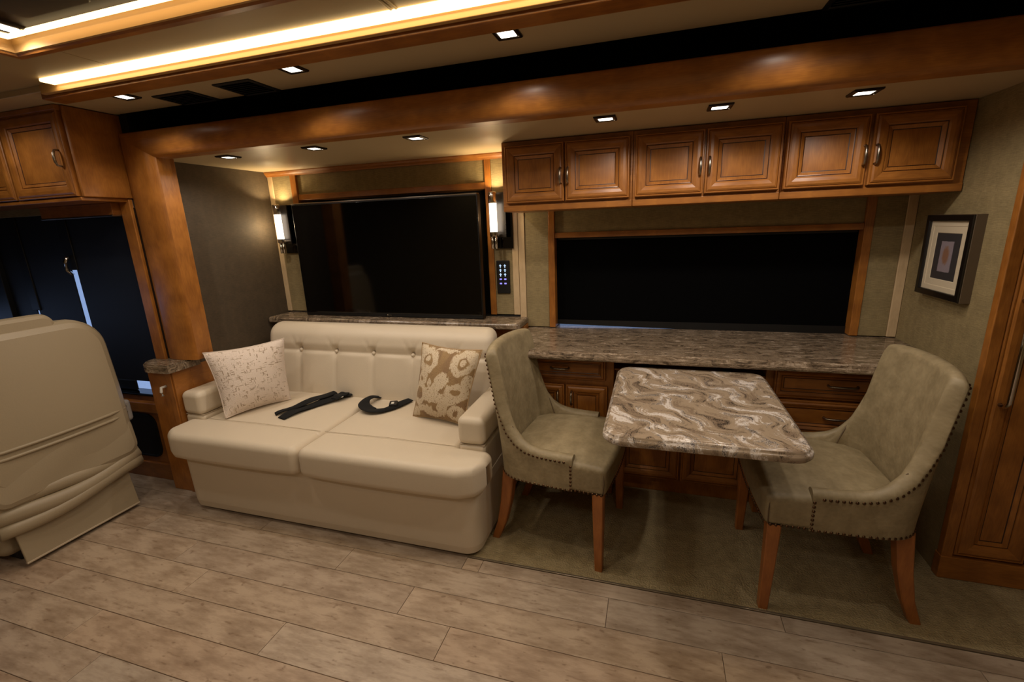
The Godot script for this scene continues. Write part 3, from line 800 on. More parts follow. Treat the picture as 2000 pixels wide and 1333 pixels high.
func side_console():
	# low cabinet with a stone top between driver and sofa
	var t := thing("side_console", "low wooden end panel with a hook between driver seat and sofa", "cabinet")
	boxpart(t, "body", M.wood_y3, Vector3(-2.835, 0.0, 0.889), Vector3(-2.652, 0.784, 0.955), 0.004)
	boxpart(t, "stile", M.wood_y, Vector3(-2.685, 0.0, 0.95), Vector3(-2.648, 0.784, 0.962), 0.003)
	boxpart(t, "side_panel", M.wood_z, Vector3(-2.654, 0.0, 0.845), Vector3(-2.636, 0.784, 0.955), 0.003)
	boxpart(t, "side_panel", M.wood_z, Vector3(-2.639, 0.0, 0.50), Vector3(-2.6355, 0.784, 0.846), 0.001)
	part(t, "hook", tube([Vector3(-2.705, 0.69, 0.955), Vector3(-2.705, 0.69, 0.985), Vector3(-2.705, 0.665, 0.99), Vector3(-2.705, 0.64, 0.985)], 0.008, 8), M.white_tag)
	var s := thing("stone_shelf", "short rounded stone shelf at the foot of the cherry column", "shelf")
	var outline := PackedVector2Array([Vector2(-2.600, -0.80), Vector2(-2.600, -0.985), Vector2(-2.604, -0.995), Vector2(-2.612, -1.001)])
	for k in 13:
		var q := PI / 2 * k / 12.0
		outline.append(Vector2(-2.745 - 0.112 * sin(q), -0.892 - 0.112 * cos(q)))
	outline.append(Vector2(-2.76, -0.889)); outline.append(Vector2(-2.76, -0.80))
	var m := part(s, "slab", prism(outline, 0.785, 0.824), M.ledge_stone)
	m.rotation_degrees = Vector3(-90, 0, 0)
	var inner := PackedVector2Array()
	for p in outline: inner.append(Vector2(lerpf(-2.74, p.x, 0.93), lerpf(-0.89, p.y, 0.93)))
	part(s, "raised_top", prism(inner, 0.823, 0.832), M.ledge_stone).rotation_degrees = Vector3(-90, 0, 0)

# ------------------------------------------------------------------ upholstered furniture
# Scoop-back dining chair: faces +x, origin on the floor. The shell is one sheet that runs from arm tip round the back to arm tip.
const RIM := [[-0.280, 0.957, 0.245], [-0.273, 0.938, 0.251], [-0.264, 0.900, 0.254], [-0.250, 0.830, 0.258], [-0.236, 0.750, 0.262], [-0.208, 0.672, 0.267], [-0.182, 0.612, 0.270], [-0.140, 0.562, 0.272], [-0.090, 0.534, 0.274], [-0.030, 0.523, 0.275], [0.045, 0.520, 0.275], [0.125, 0.520, 0.275]]

func chair_rim(s: float) -> Vector3:        # line of nails below the rolled edge
	var a := absf(s); var g := 1.0 if s >= 0 else -1.0
	if a < 0.38:
		var f := a / 0.38
		return Vector3(-0.328 + 0.048 * f * f, 0.974 - 0.005 * f * f - 0.012 * pow(f, 8), 0.245 * f * g)
	var t := clampf((a - 0.38) / 0.62, 0, 1)
	var total := 0.0
	var lens := []
	for i in RIM.size() - 1:
		var d: float = Vector3(RIM[i][0], RIM[i][1], RIM[i][2]).distance_to(Vector3(RIM[i + 1][0], RIM[i + 1][1], RIM[i + 1][2]))
		lens.append(d); total += d
	var want := t * total
	for i in lens.size():
		if want <= lens[i] or i == lens.size() - 1:
			var k: float = clampf(want / lens[i], 0, 1)
			return Vector3(lerpf(RIM[i][0], RIM[i + 1][0], k), lerpf(RIM[i][1], RIM[i + 1][1], k), g * lerpf(RIM[i][2], RIM[i + 1][2], k))
		want -= lens[i]
	return Vector3.ZERO

func chair_foot(s: float) -> Vector3:       # lower edge of the shell: half an ellipse, then straight arms
	var a := absf(s); var g := 1.0 if s >= 0 else -1.0
	if a < 0.76:
		var q := a / 0.76 * PI / 2
		return Vector3(-0.005 - 0.250 * sqrt(cos(q)), 0.385, 0.275 * sqrt(sin(q)) * g)
	return Vector3(lerpf(-0.005, 0.125, (a - 0.76) / 0.24), 0.385, 0.275 * g)

func chair_outer(s: float, v: float) -> Vector3:
	var q := chair_foot(s).lerp(chair_rim(s), v)
	q.x += 0.016 * sin(PI * v) * smoothstep(0.55, 0.2, absf(s))       # hollow waist of the back
	return q

func chair_in(p: Vector3) -> Vector3:       # unit vector pointing into the seat
	return (Vector3(maxf(p.x, 0.02), 0, 0) - Vector3(p.x, 0, p.z)).normalized()

func dining_chair(label: String, at: Vector3, turn: float):
	var t := thing("dining_chair", label, "chair", "upholstered dining chairs at the table", at, turn)
	var th := 0.058
	var section := func(s: float) -> Array:
		var rim := chair_rim(s)
		var inward := chair_in(rim)
		var pts := []
		for k in 11: pts.append(chair_outer(s, k / 10.0))
		for k in range(1, 8):
			var a := PI * k / 8.0
			pts.append(rim + inward * (th / 2 - th / 2 * cos(a)) + Vector3.UP * th / 2 * sin(a) * 0.95)
		for k in 11:
			var o := chair_outer(s, 1.0 - 0.9 * k / 10.0)
			pts.append(o + chair_in(o) * (th + 0.010 * sin(PI * k / 10.0)))
		return pts
	var NS := 100
	var cols := []
	for i in NS + 1: cols.append(section.call(-1.0 + 2.0 * i / NS))
	var st := smooth_tool()
	for i in NS:
		var a: Array = cols[i]
		var b: Array = cols[i + 1]
		for j in a.size() - 1: quad(st, a[j], a[j + 1], b[j + 1], b[j])
	for e in [0, NS]:                    # arm fronts, slightly puffed
		st.set_smooth_group(5 + e)
		var c := Vector3.ZERO
		for p in cols[e]: c += p
		c = c / cols[e].size() + Vector3(0.006, 0, 0)
		for j in cols[e].size() - 1:
			if e == 0: tri(st, c, cols[e][j + 1], cols[e][j])
			else: tri(st, c, cols[e][j], cols[e][j + 1])
	part(t, "shell", done(st), M.hide)
	# seam welts on the inside where back and arms meet
	for g in [-1.0, 1.0]:
		var line := []
		for k in 10:
			var o := chair_outer(0.70 * g, 1.0 - 0.75 * k / 9.0)
			var d := th * (0.5 if k == 0 else 1.0) + 0.004
			line.append(o + chair_in(o) * (d + 0.008 * sin(PI * 0.8 * k / 9.0)) + Vector3.UP * (th * 0.48 if k == 0 else 0.0))
		part(t, "welt", tube(line, 0.0028, 6), M.seam)
	# seat: tapered box cushion with a domed top
	var seat := rbox(Vector3(0.475, 0.13, 0.548), 0.022, 3, Vector3i(10, 2, 12), func(p: Vector3) -> Vector3:
		var ex := clampf((p.x + 0.038) / 0.250, -0.97, 0.0)
		var w := clampf(sqrt(1.0 - ex * ex), 0.3, 1.0)
		var q := Vector3(p.x, p.y, p.z * w)
		if p.y > 0:
			var u := p.x / 0.2375; var v := p.z / 0.28
			q.y += 0.034 * (1.0 - pow(absf(u), 2.6)) * (1.0 - pow(absf(v), 2.6))
			q.x += 0.008 * (1.0 - v * v) * maxf(u, 0.0)
		if p.x > 0.2: q.x += 0.012 * (1.0 - pow(p.z / 0.28, 2))
		return q)
	part(t, "seat", seat, M.hide, Vector3(0.033, 0.45, 0))
	# corner seams of the seat front
	for g in [-1.0, 1.0]:
		part(t, "welt", tube([Vector3(0.262, 0.395, 0.272 * g), Vector3(0.264, 0.45, 0.272 * g), Vector3(0.260, 0.492, 0.268 * g), Vector3(0.245, 0.508, 0.258 * g)], 0.0025, 6), M.seam)
	# brass nails: along the shell rim, down the arm fronts and round the lower edge
	var nt := smooth_tool()
	for g in [-1.0, 1.0]:
		var last := Vector3(9, 9, 9)
		var s := 0.34
		while s <= 0.985:
			var p := chair_rim(s * g)
			if p.distance_to(last) > 0.019:
				dome(nt, p - chair_in(p) * 0.001, -chair_in(p), 0.0066); last = p
			s += 0.002
		for k in 7: dome(nt, Vector3(0.118, 0.396 + 0.018 * k, 0.2752 * g), Vector3(0, 0, g), 0.0066)
		s = 0.0
		last = Vector3(9, 9, 9)
		while s <= 1.0:
			var p := chair_outer(s * g, 0.02)
			if p.distance_to(last) > 0.019:
				dome(nt, p, -chair_in(p), 0.0066); last = p
			s += 0.002
		for k in 7: dome(nt, Vector3(0.14 + 0.019 * k, 0.392, 0.2745 * g), Vector3(0, 0, g), 0.0066)
	for k in 27: dome(nt, Vector3(0.272 + 0.011 * (1.0 - pow((k - 13) / 13.0, 2)), 0.392, -0.26 + 0.02 * k), Vector3(1, 0, 0), 0.0066)
	var nails := part(t, "nailhead_trim", done(nt), M.brass)
	nails.set_meta("kind", "stuff"); nails.set_meta("label", "antique brass nailheads along the edges")
	# legs
	for g in [-1.0, 1.0]:
		part(t, "leg", taper([Vector3(0.243, 0.0, 0.252 * g), Vector3(0.240, 0.20, 0.252 * g), Vector3(0.238, 0.392, 0.250 * g)], [0.017, 0.021, 0.025]), M.leg_wood)
		part(t, "leg", taper([Vector3(-0.290, 0.0, 0.198 * g), Vector3(-0.252, 0.10, 0.200 * g), Vector3(-0.226, 0.22, 0.196 * g), Vector3(-0.205, 0.40, 0.185 * g)], [0.019, 0.022, 0.026, 0.030]), M.leg_wood)

# square, softly chamfered leg through the given points
func taper(path: Array, half: Array) -> ArrayMesh:
	var st := flat_tool()
	var rings := []
	for i in path.size():
		var r := PackedVector3Array()
		var h: float = half[i]
		var c := h * 0.82
		for q in [Vector2(h, -c), Vector2(h, c), Vector2(c, h), Vector2(-c, h), Vector2(-h, c), Vector2(-h, -c), Vector2(-c, -h), Vector2(c, -h)]:
			r.append(path[i] + Vector3(q.x, 0, q.y))
		rings.append(r)
	for i in rings.size() - 1:
		for k in 8:
			quad(st, rings[i][k], rings[i][(k + 1) % 8], rings[i + 1][(k + 1) % 8], rings[i + 1][k])
	for k in range(1, 7):
		tri(st, rings[0][0], rings[0][k + 1], rings[0][k])
	return done(st)

func sofa():
	var t := thing("sofa", "cream leather two-seat sofa with tufted back in front of the television", "sofa")
	# plinth with a rounded front
	part(t, "base", slab(1.80, 0.71, 0.085, [Vector2(0.03, 0.0), Vector2(0.012, 0.012), Vector2(0.006, 0.05), Vector2(0.0, 0.30), Vector2(0.004, 0.345), Vector2(0.02, 0.36)], 1), M.cream, Vector3(-1.63, 0.012, 0.742))
	boxpart(t, "glide_rail", M.black, Vector3(-2.45, 0.0, 0.46), Vector3(-0.82, 0.014, 1.02), 0.002)
	# arms: side panel and padded top, a seam between them
	for g in [0, 1]:
		var x0: float = [-2.632, -0.872][g]; var x1: float = [-2.492, -0.737][g]
		var a := part(t, "arm", rbox(Vector3(x1 - x0, 0.50, 0.70), 0.022, 3), M.cream, Vector3((x0 + x1) / 2, 0.266, 0.588))
		part(a, "arm_pad", rbox(Vector3(x1 - x0 + 0.006, 0.142, 0.715), 0.034, 4), M.cream, Vector3(0, 0.318, -0.002))
		part(a, "seam", rbox(Vector3(x1 - x0 - 0.006, 0.004, 0.69), 0.0015), M.cream_seam, Vector3(0, 0.2485, 0))
	# seat cushions: deep seat plus a rounded front roll that passes in front of the arm
	for g in [0, 1]:
		var a: float = [-2.575, -1.655][g]; var b: float = [-1.663, -0.695][g]
		var ra: float = [-2.488, -1.655][g]; var rb: float = [-1.663, -0.876][g]
		var puff := func(p: Vector3) -> Vector3:
			return p
		var st := smooth_tool()
		var size := Vector3(rb - ra, 0.135, 0.62)
		rbox(size, 0.03, 3, Vector3i(12, 1, 10), func(p: Vector3) -> Vector3:
			var q := p
			if p.y > 0:
				var u := p.x / (size.x / 2); var v := (p.z - 0.0) / (size.z / 2)
				q.y += 0.016 * (1.0 - u * u) * (1.0 - v * v)
			return q, st, Vector3((ra + rb) / 2, 0.428, 0.66))
		var c := part(t, "seat_cushion", done(st), M.cream)
		var s2 := Vector3(b - a, 0.152, 0.222)
		var roll := rbox(s2, 0.040, 5, Vector3i(14, 1, 2), func(p: Vector3) -> Vector3:
			var u := p.x / (s2.x / 2)
			var q := p
			q.z += 0.010 * (1.0 - pow(absf(u), 3)) * (1.0 if p.z > 0 else 0.0)
			q.y += (0.006 if p.y > 0 else -0.004) * (1.0 - u * u)
			# outer front corner is drawn back in a wide curve
			var e := u if g == 1 else -u
			if e > 0.78 and p.z > 0: q.z -= 0.075 * pow((e - 0.78) / 0.22, 2)
			return q)
		part(c, "front_roll", roll, M.cream, Vector3((a + b) / 2, 0.424, 1.040))
		part(c, "seam", tube([Vector3(ra + 0.01, 0.500, 0.934), Vector3((ra + rb) / 2, 0.506, 0.934), Vector3(rb - 0.01, 0.500, 0.934)], 0.0012, 6), M.cream_seam)
	# tufted back
	var bs := Vector3(1.612, 0.50, 0.135)
	var buttons := []
	for k in 5: buttons.append(-0.545 + 0.2775 * k)
	var back := rbox(bs, 0.06, 4, Vector3i(116, 44, 2), func(p: Vector3) -> Vector3:
		var q := p
		if p.z > 0:
			var front_w := smoothstep(0.0, 0.03, p.z)
			var d := 0.0
			var sy := 0.082
			var low := smoothstep(sy + 0.01, sy - 0.02, p.y) * smoothstep(-0.24, -0.12, p.y)
			d -= 0.006 * exp(-pow((p.y - sy) / 0.008, 2))
			for bxx in buttons:
				var dx: float = p.x - bxx
				d -= 0.007 * exp(-pow(dx / 0.011, 2)) * low
				d -= 0.013 * exp(-(dx * dx + (p.y - sy) * (p.y - sy)) / 0.0011)
				# folds that fan up from the button
				var uy := p.y - sy
				if uy > 0:
					for sl in [-0.55, 0.1, 0.6]:
						d -= 0.008 * exp(-pow((dx - sl * uy) / 0.010, 2)) * smoothstep(0.13, 0.02, uy)
			# each channel swells a little
			var ph := fposmod((p.x + 0.545 + 0.2775) / 0.2775, 1.0)
			d += 0.010 * sin(PI * ph) * low
			d += 0.016 * smoothstep(sy, sy + 0.06, p.y) * smoothstep(0.26, 0.17, p.y)
			q.z += d * front_w
		q.z -= 0.10 * (p.y + 0.25) / 0.5         # reclines
		return q)
	var bk := part(t, "backrest", back, M.cream, Vector3(-1.682, 0.695, 0.3925))
	for bxx in buttons:
		part(bk, "button", lathe([Vector2(0.0, 0.011), Vector2(0.006, 0.0100), Vector2(0.011, 0.006), Vector2(0.0130, 0.001), Vector2(0.012, -0.004)], 12), M.cream, Vector3(bxx, 0.082, -0.0145), Vector3(90 - 11, 0, 0))

func pillow(called: String, label: String, tl: Vector3, tr: Vector3, br: Vector3, bl: Vector3, thick: float, tex: Texture2D, seam_c: Color):
	var t := thing(called, label, "pillow", "", (tl + tr + br + bl) / 4)
	var o := t.position
	var n := (tr - bl).cross(tl - br).normalized()
	var f := func(sgn: float) -> Callable:
		return func(u: float, v: float) -> Vector3:
			var a := 2.0 * u - 1.0; var b := 2.0 * v - 1.0
			# the sides draw in between the corners
			var uu := 0.5 + 0.5 * a * (1.0 - 0.075 * (1.0 - b * b)); var vv := 0.5 + 0.5 * b * (1.0 - 0.075 * (1.0 - a * a))
			var p := bl.lerp(br, uu).lerp(tl.lerp(tr, uu), vv)
			var h := thick * pow(maxf(0.0, (1.0 - pow(absf(a), 2.4)) * (1.0 - pow(absf(b), 2.4))), 0.62)
			h *= 1.0 + 0.05 * sin(a * 7.0 + b * 3.0) * absf(a * b)
			return p + n * sgn * h - o
	var m := mat(Color.WHITE, 0.85)
	m.albedo_texture = tex
	m.normal_enabled = true; m.normal_texture = bumps(0.25, 15, 5.0, 256); m.normal_scale = 0.35; m.uv1_scale = Vector3(1, 1, 1)
	m.rim_enabled = true; m.rim = 0.2
	part(t, "cover", grid(30, 30, f.call(1.0), null, true), m)
	part(t, "back_cover", grid(24, 24, f.call(-1.0), null, false), m)
	var edge := []
	var g: Callable = f.call(1.0)
	for k in 15: edge.append(g.call(k / 15.0, 0.0))
	for k in 15: edge.append(g.call(1.0, k / 15.0))
	for k in 15: edge.append(g.call(1.0 - k / 15.0, 1.0))
	for k in 16: edge.append(g.call(0.0, 1.0 - k / 15.0))
	part(t, "edge_seam", tube(edge, 0.0035, 6), mat(seam_c, 0.9))

func pillow_white() -> ImageTexture:
	var r := RandomNumberGenerator.new(); r.seed = 5
	var w := noise(1.0, 6, FastNoiseLite.TYPE_SIMPLEX_SMOOTH, 3)
	var N := 512
	var mask := PackedFloat32Array(); mask.resize(N * N)
	for k in 620:
		var x := r.randi_range(6, N - 30); var y := r.randi_range(6, N - 30)
		if w.get_noise_2d(x / 90.0, y / 60.0) < -0.12: continue
		var horiz := r.randf() < 0.5
		var len := r.randi_range(7, 30); var thick := r.randi_range(3, 7)
		var s := r.randf_range(0.25, 0.95)
		for i in len:
			for j in thick:
				var px := x + (i if horiz else j); var py := y + (j if horiz else i)
				if w.get_noise_2d(px / 4.0, py / 4.0 + 50.0) > -0.22: mask[py * N + px] = maxf(mask[py * N + px], s)
	return picture(N, N, func(x: float, y: float) -> Color:
		var f := mask[int(y * N) * N + int(x * N)]
		var weave := w.get_noise_2d(x * 260.0, y * 260.0) * 0.05
		return Color(0.87 + weave, 0.81 + weave, 0.755 + weave).lerp(Color(0.50, 0.41, 0.29), f * 0.95))

func pillow_ikat() -> ImageTexture:
	var w := noise(1.0, 8, FastNoiseLite.TYPE_SIMPLEX_SMOOTH, 2)
	var gold := Color(0.60, 0.49, 0.33); var cream := Color(0.80, 0.735, 0.63); var tan := Color(0.52, 0.41, 0.29)
	# [cx, cy, rx, ry, ring]: ring < 0 filled, else a band of that half width about radius 1
	var shapes := [[0.22, 0.20, 0.17, 0.16, 0.26], [0.22, 0.18, 0.05, 0.05, -1.0], [0.82, 0.20, 0.16, 0.17, 0.28], [0.82, 0.19, 0.06, 0.06, -1.0],
		[0.17, 0.45, 0.085, 0.075, 0.42], [0.34, 0.50, 0.05, 0.045, -1.0], [0.56, 0.46, 0.13, 0.10, -1.0], [0.47, 0.58, 0.10, 0.07, -1.0], [0.33, 0.60, 0.045, 0.04, 0.5],
		[0.14, 0.66, 0.13, 0.15, 0.24], [0.45, 0.70, 0.24, 0.075, -1.0], [0.62, 0.80, 0.09, 0.14, -1.0], [0.82, 0.60, 0.14, 0.10, 0.35], [0.78, 0.72, 0.13, 0.06, -1.0],
		[0.28, 0.86, 0.17, 0.055, -1.0], [0.45, 0.93, 0.14, 0.05, -1.0], [0.08, 0.92, 0.09, 0.07, -1.0], [0.85, 0.88, 0.12, 0.08, 0.4], [0.95, 0.45, 0.07, 0.08, -1.0], [0.06, 0.06, 0.08, 0.05, -1.0], [0.5, 0.03, 0.2, 0.03, -1.0]]
	return picture(512, 512, func(x: float, y: float) -> Color:
		var cxx := floorf(x * 110.0)
		var jit := (w.get_noise_2d(cxx * 3.7, 2.0) + 0.5 * w.get_noise_2d(cxx * 9.1, 17.0)) * 0.020
		var wob := w.get_noise_2d(x * 5.0, y * 5.0) * 0.03
		var X := x + wob; var Y := y + jit + w.get_noise_2d(x * 5.0 + 20.0, y * 5.0) * 0.03
		var f := 0.0
		for s in shapes:
			var r := Vector2((X - s[0]) / s[2], (Y - s[1]) / s[3]).length()
			if s[4] < 0: f = maxf(f, smoothstep(1.06, 0.94, r))
			else: f = maxf(f, smoothstep(s[4] + 0.08, s[4] - 0.05, absf(r - 0.85)))
		var spots := w.get_noise_2d(x * 22.0, y * 30.0 + jit * 60.0)
		f *= 1.0 - 0.8 * smoothstep(0.40, 0.52, spots)
		f = maxf(f, 0.0)
		var bg := gold.lerp(tan, smoothstep(-0.1, 0.45, w.get_noise_2d(x * 4.0 + 60.0, y * 3.0)) * 0.7 + 0.25 * absf(sin(x * 345.0)))
		return bg.lerp(cream, f))

func soft_goods():
	pillow("throw_pillow", "off-white throw pillow with sparse tan dashes on the sofa's left side",
		Vector3(-2.515, 0.868, 0.84), Vector3(-2.165, 0.905, 0.575), Vector3(-2.165, 0.515, 0.60), Vector3(-2.335, 0.508, 0.925), 0.092, pillow_white(), Color(0.82, 0.76, 0.70))
	pillow("throw_pillow", "gold and cream ikat throw pillow on the sofa beside the right arm",
		Vector3(-1.225, 0.912, 0.56), Vector3(-0.865, 0.885, 0.565), Vector3(-0.925, 0.515, 0.735), Vector3(-1.262, 0.508, 0.672), 0.080, pillow_ikat(), Color(0.66, 0.56, 0.42))
	# black lap belts lying on the seat
	var a := thing("seat_belt", "long crumpled black lap belt lying across the sofa's left seat", "seat belt", "lap belts on the sofa")
	part(a, "strap", ribbon([Vector3(-1.845, 0.514, 0.440), Vector3(-1.875, 0.522, 0.50), Vector3(-1.905, 0.521, 0.58), Vector3(-1.935, 0.521, 0.65), Vector3(-1.965, 0.519, 0.72), Vector3(-1.985, 0.517, 0.79), Vector3(-2.000, 0.513, 0.86)], [0.085, 0.100, 0.095, 0.080, 0.085, 0.075, 0.06], 0.010, 3.0), M.webbing)
	part(a, "strap_fold", ribbon([Vector3(-1.93, 0.532, 0.48), Vector3(-1.945, 0.536, 0.56), Vector3(-1.975, 0.535, 0.63), Vector3(-2.010, 0.530, 0.71), Vector3(-2.045, 0.523, 0.78), Vector3(-2.072, 0.515, 0.825)], [0.06, 0.075, 0.065, 0.06, 0.05, 0.035], 0.012, 8.0), M.webbing)
	part(a, "strap_end", ribbon([Vector3(-1.86, 0.528, 0.46), Vector3(-1.855, 0.534, 0.52), Vector3(-1.865, 0.528, 0.57)], [0.06, 0.075, 0.05], 0.012, 5.0), M.webbing)
	part(a, "strap_tag", rbox(Vector3(0.014, 0.003, 0.022), 0.001), M.white_tag, Vector3(-1.828, 0.532, 0.535), Vector3(0, 20, 8))
	var b := thing("seat_belt", "short looped black lap belt with a white tag on the sofa's right seat", "seat belt", "lap belts on the sofa")
	part(b, "strap", ribbon([Vector3(-1.620, 0.510, 0.445), Vector3(-1.638, 0.530, 0.50), Vector3(-1.640, 0.536, 0.56), Vector3(-1.618, 0.530, 0.615), Vector3(-1.565, 0.522, 0.655), Vector3(-1.505, 0.520, 0.668), Vector3(-1.455, 0.522, 0.63), Vector3(-1.425, 0.524, 0.56), Vector3(-1.400, 0.512, 0.455)], [0.035, 0.045, 0.055, 0.07, 0.075, 0.07, 0.06, 0.07, 0.05], 0.012, 6.0), M.webbing)
	part(b, "buckle", rbox(Vector3(0.048, 0.020, 0.062), 0.007, 2), M.black, Vector3(-1.442, 0.532, 0.575), Vector3(0, 25, 0))
	part(b, "strap_tag", rbox(Vector3(0.016, 0.003, 0.026), 0.001), M.white_tag, Vector3(-1.437, 0.5435, 0.590), Vector3(0, 25, 0))

# limp strap: flat section that ripples a little along its length
func ribbon(path: Array, width: Array, thick: float, ripple: float) -> ArrayMesh:
	var st := smooth_tool()
	var rings := []
	var N := 40
	for i in N + 1:
		var t := float(i) / N * (path.size() - 1)
		var k := mini(int(t), path.size() - 2)
		var f := t - k
		var p0: Vector3 = path[maxi(k - 1, 0)]
		var p1: Vector3 = path[k]
		var p2: Vector3 = path[k + 1]
		var p3: Vector3 = path[mini(k + 2, path.size() - 1)]
		var p := p1.cubic_interpolate(p2, p0, p3, f)
		var dir := (p2 - p1).lerp(p3 - p2, f * 0.5).normalized()
		var side := dir.cross(Vector3.UP).normalized()
		var w: float = lerpf(width[k], width[k + 1], f) / 2
		var ring := PackedVector3Array()
		for j in 14:
			var a := TAU * j / 14
			var u := cos(a)
			var wave := 0.0030 * sin(u * 3.0 + i * 0.25 + ripple) + 0.002 * sin(i * 0.35 + ripple)
			ring.append(p + side * w * u + Vector3.UP * (thick / 2 * sin(a) + wave))
		rings.append(ring)
	for i in N:
		for j in 14:
			quad(st, rings[i][j], rings[i][(j + 1) % 14], rings[i + 1][(j + 1) % 14], rings[i + 1][j])
	for e in [0, N]:
		for j in range(1, 13):
			if e == 0: tri(st, rings[e][0], rings[e][j + 1], rings[e][j])
			else: tri(st, rings[e][0], rings[e][j], rings[e][j + 1])
	return done(st)

func driver_seat():
	var t := thing("driver_seat", "cream leather driver seat seen from behind at the left edge", "seat")
	# backrest: rounded slab turned upright, faces -x; slab width = z, slab depth = y
	var up := Vector3(0, 0, 90)
	var back := slab(0.80, 0.70, 0.17, [Vector2(0.06, -0.09), Vector2(0.02, -0.07), Vector2(0.0, -0.03), Vector2(0.0, 0.02), Vector2(0.006, 0.045), Vector2(0.022, 0.066), Vector2(0.05, 0.08)], 6, func(p: Vector3) -> Vector3:
		var q := p
		if p.y > 0: q.y += 0.022 * (1.0 - pow(p.x / 0.4, 2)) * (1.0 - pow(p.z / 0.35, 2))
		q.z *= 1.0 - 0.03 * smoothstep(0.05, -0.4, p.x)
		return q)
	# local x -> up, local y -> towards the camera side (+x)
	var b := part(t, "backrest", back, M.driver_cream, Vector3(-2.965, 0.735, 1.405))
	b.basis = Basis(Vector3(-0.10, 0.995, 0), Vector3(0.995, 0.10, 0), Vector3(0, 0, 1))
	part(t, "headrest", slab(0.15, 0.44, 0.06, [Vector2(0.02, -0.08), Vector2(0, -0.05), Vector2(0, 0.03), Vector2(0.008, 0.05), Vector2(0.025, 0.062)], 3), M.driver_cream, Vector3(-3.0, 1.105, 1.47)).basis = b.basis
	# map pocket: two piped hems across the back
	for q in [0.592, 0.556]:
		part(t, "pocket_hem", tube([Vector3(-2.915, q, 1.064), Vector3(-2.880, q, 1.095), Vector3(-2.856, q, 1.18), Vector3(-2.847, q, 1.30), Vector3(-2.845, q, 1.41), Vector3(-2.847, q, 1.52), Vector3(-2.856, q, 1.63), Vector3(-2.880, q, 1.715), Vector3(-2.915, q, 1.746)], 0.0085, 8, 1.0, null, Vector3.UP), M.driver_cream)
	var pocket := slab(0.24, 0.66, 0.07, [Vector2(0, 0), Vector2(0, 0.03), Vector2(0.01, 0.042), Vector2(0.03, 0.05)], 5, func(p: Vector3) -> Vector3:
		return p + Vector3(0, 0.012 * (1.0 - pow(p.z / 0.33, 2)) + 0.004 * sin(p.z * 14.0 + p.x * 20.0) * (1.0 if p.y > 0.03 else 0.0), 0))
	part(t, "map_pocket", pocket, M.driver_cream, Vector3(-2.905, 0.435, 1.405)).basis = b.basis
	# gathered rolls under the pocket
	for q in [[0.335, 0.030, 0.0], [0.285, 0.034, 0.01], [0.240, 0.03, 0.018]]:
		var path := []
		for k in 13:
			var f := k / 12.0
			path.append(Vector3(-2.895 + q[2] + 0.040 * sin(PI * f), q[0] + 0.018 * sin(f * 5.0 + q[0] * 30.0) - 0.03 * (f - 0.5), 1.085 + 0.64 * f))
		part(t, "gathered_roll", tube(path, q[1], 10, 1.25), M.driver_cream)
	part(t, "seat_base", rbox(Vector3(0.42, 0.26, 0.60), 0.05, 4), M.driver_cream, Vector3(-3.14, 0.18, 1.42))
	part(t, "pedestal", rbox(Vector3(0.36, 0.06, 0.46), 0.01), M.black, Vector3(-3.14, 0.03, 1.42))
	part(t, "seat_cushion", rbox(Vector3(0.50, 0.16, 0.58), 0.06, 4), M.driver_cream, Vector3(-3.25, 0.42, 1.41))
	# stiff skirt flap leaning out at the bottom
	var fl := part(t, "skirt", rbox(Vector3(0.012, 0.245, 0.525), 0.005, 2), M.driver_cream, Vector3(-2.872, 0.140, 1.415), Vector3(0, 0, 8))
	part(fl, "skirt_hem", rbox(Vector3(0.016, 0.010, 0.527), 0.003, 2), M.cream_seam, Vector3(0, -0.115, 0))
	part(t, "recliner_cover", rbox(Vector3(0.10, 0.13, 0.05), 0.02, 3), M.grey_plastic, Vector3(-2.96, 0.56, 1.055))

# ------------------------------------------------------------------ television, lamps, small things
func television():
	var t := thing("television", "large black flat-screen television standing on the stone ledge", "television")
	var x0 := -2.372; var x1 := -1.022; var y0 := 0.957; var y1 := 1.717
	boxpart(t, "housing", M.black, Vector3(x0, y0, 0.075), Vector3(x1, y1, 0.116), 0.004)
	boxpart(t, "screen", M.screen, Vector3(x0 + 0.006, y0 + 0.022, 0.113), Vector3(x1 - 0.006, y1 - 0.008, 0.1185), 0.0015)
	boxpart(t, "top_edge", M.nickel, Vector3(x0, y1 - 0.002, 0.078), Vector3(x1, y1 + 0.006, 0.119), 0.002)
	boxpart(t, "side_edge", M.dark_metal, Vector3(x1 - 0.002, y0, 0.078), Vector3(x1 + 0.004, y1, 0.119), 0.0015)
	boxpart(t, "mount", M.black, Vector3(-1.95, y0 + 0.008, 0.006), Vector3(-1.45, y1 - 0.1, 0.078))
	var fnt := SystemFont.new(); fnt.font_names = PackedStringArray(["Droid Sans"])
	var tm := TextMesh.new(); tm.text = "LG"; tm.font = fnt; tm.font_size = 16; tm.pixel_size = 0.001; tm.depth = 0.001
	part(t, "maker_mark", tm, M.nickel, Vector3(-1.690, y0 + 0.011, 0.1165))
	part(t, "maker_badge", lathe([Vector2(0, 0.001), Vector2(0.006, 0.001), Vector2(0.006, -0.001)], 16), M.nickel, Vector3(-1.711, y0 + 0.011, 0.1165), Vector3(90, 0, 0))

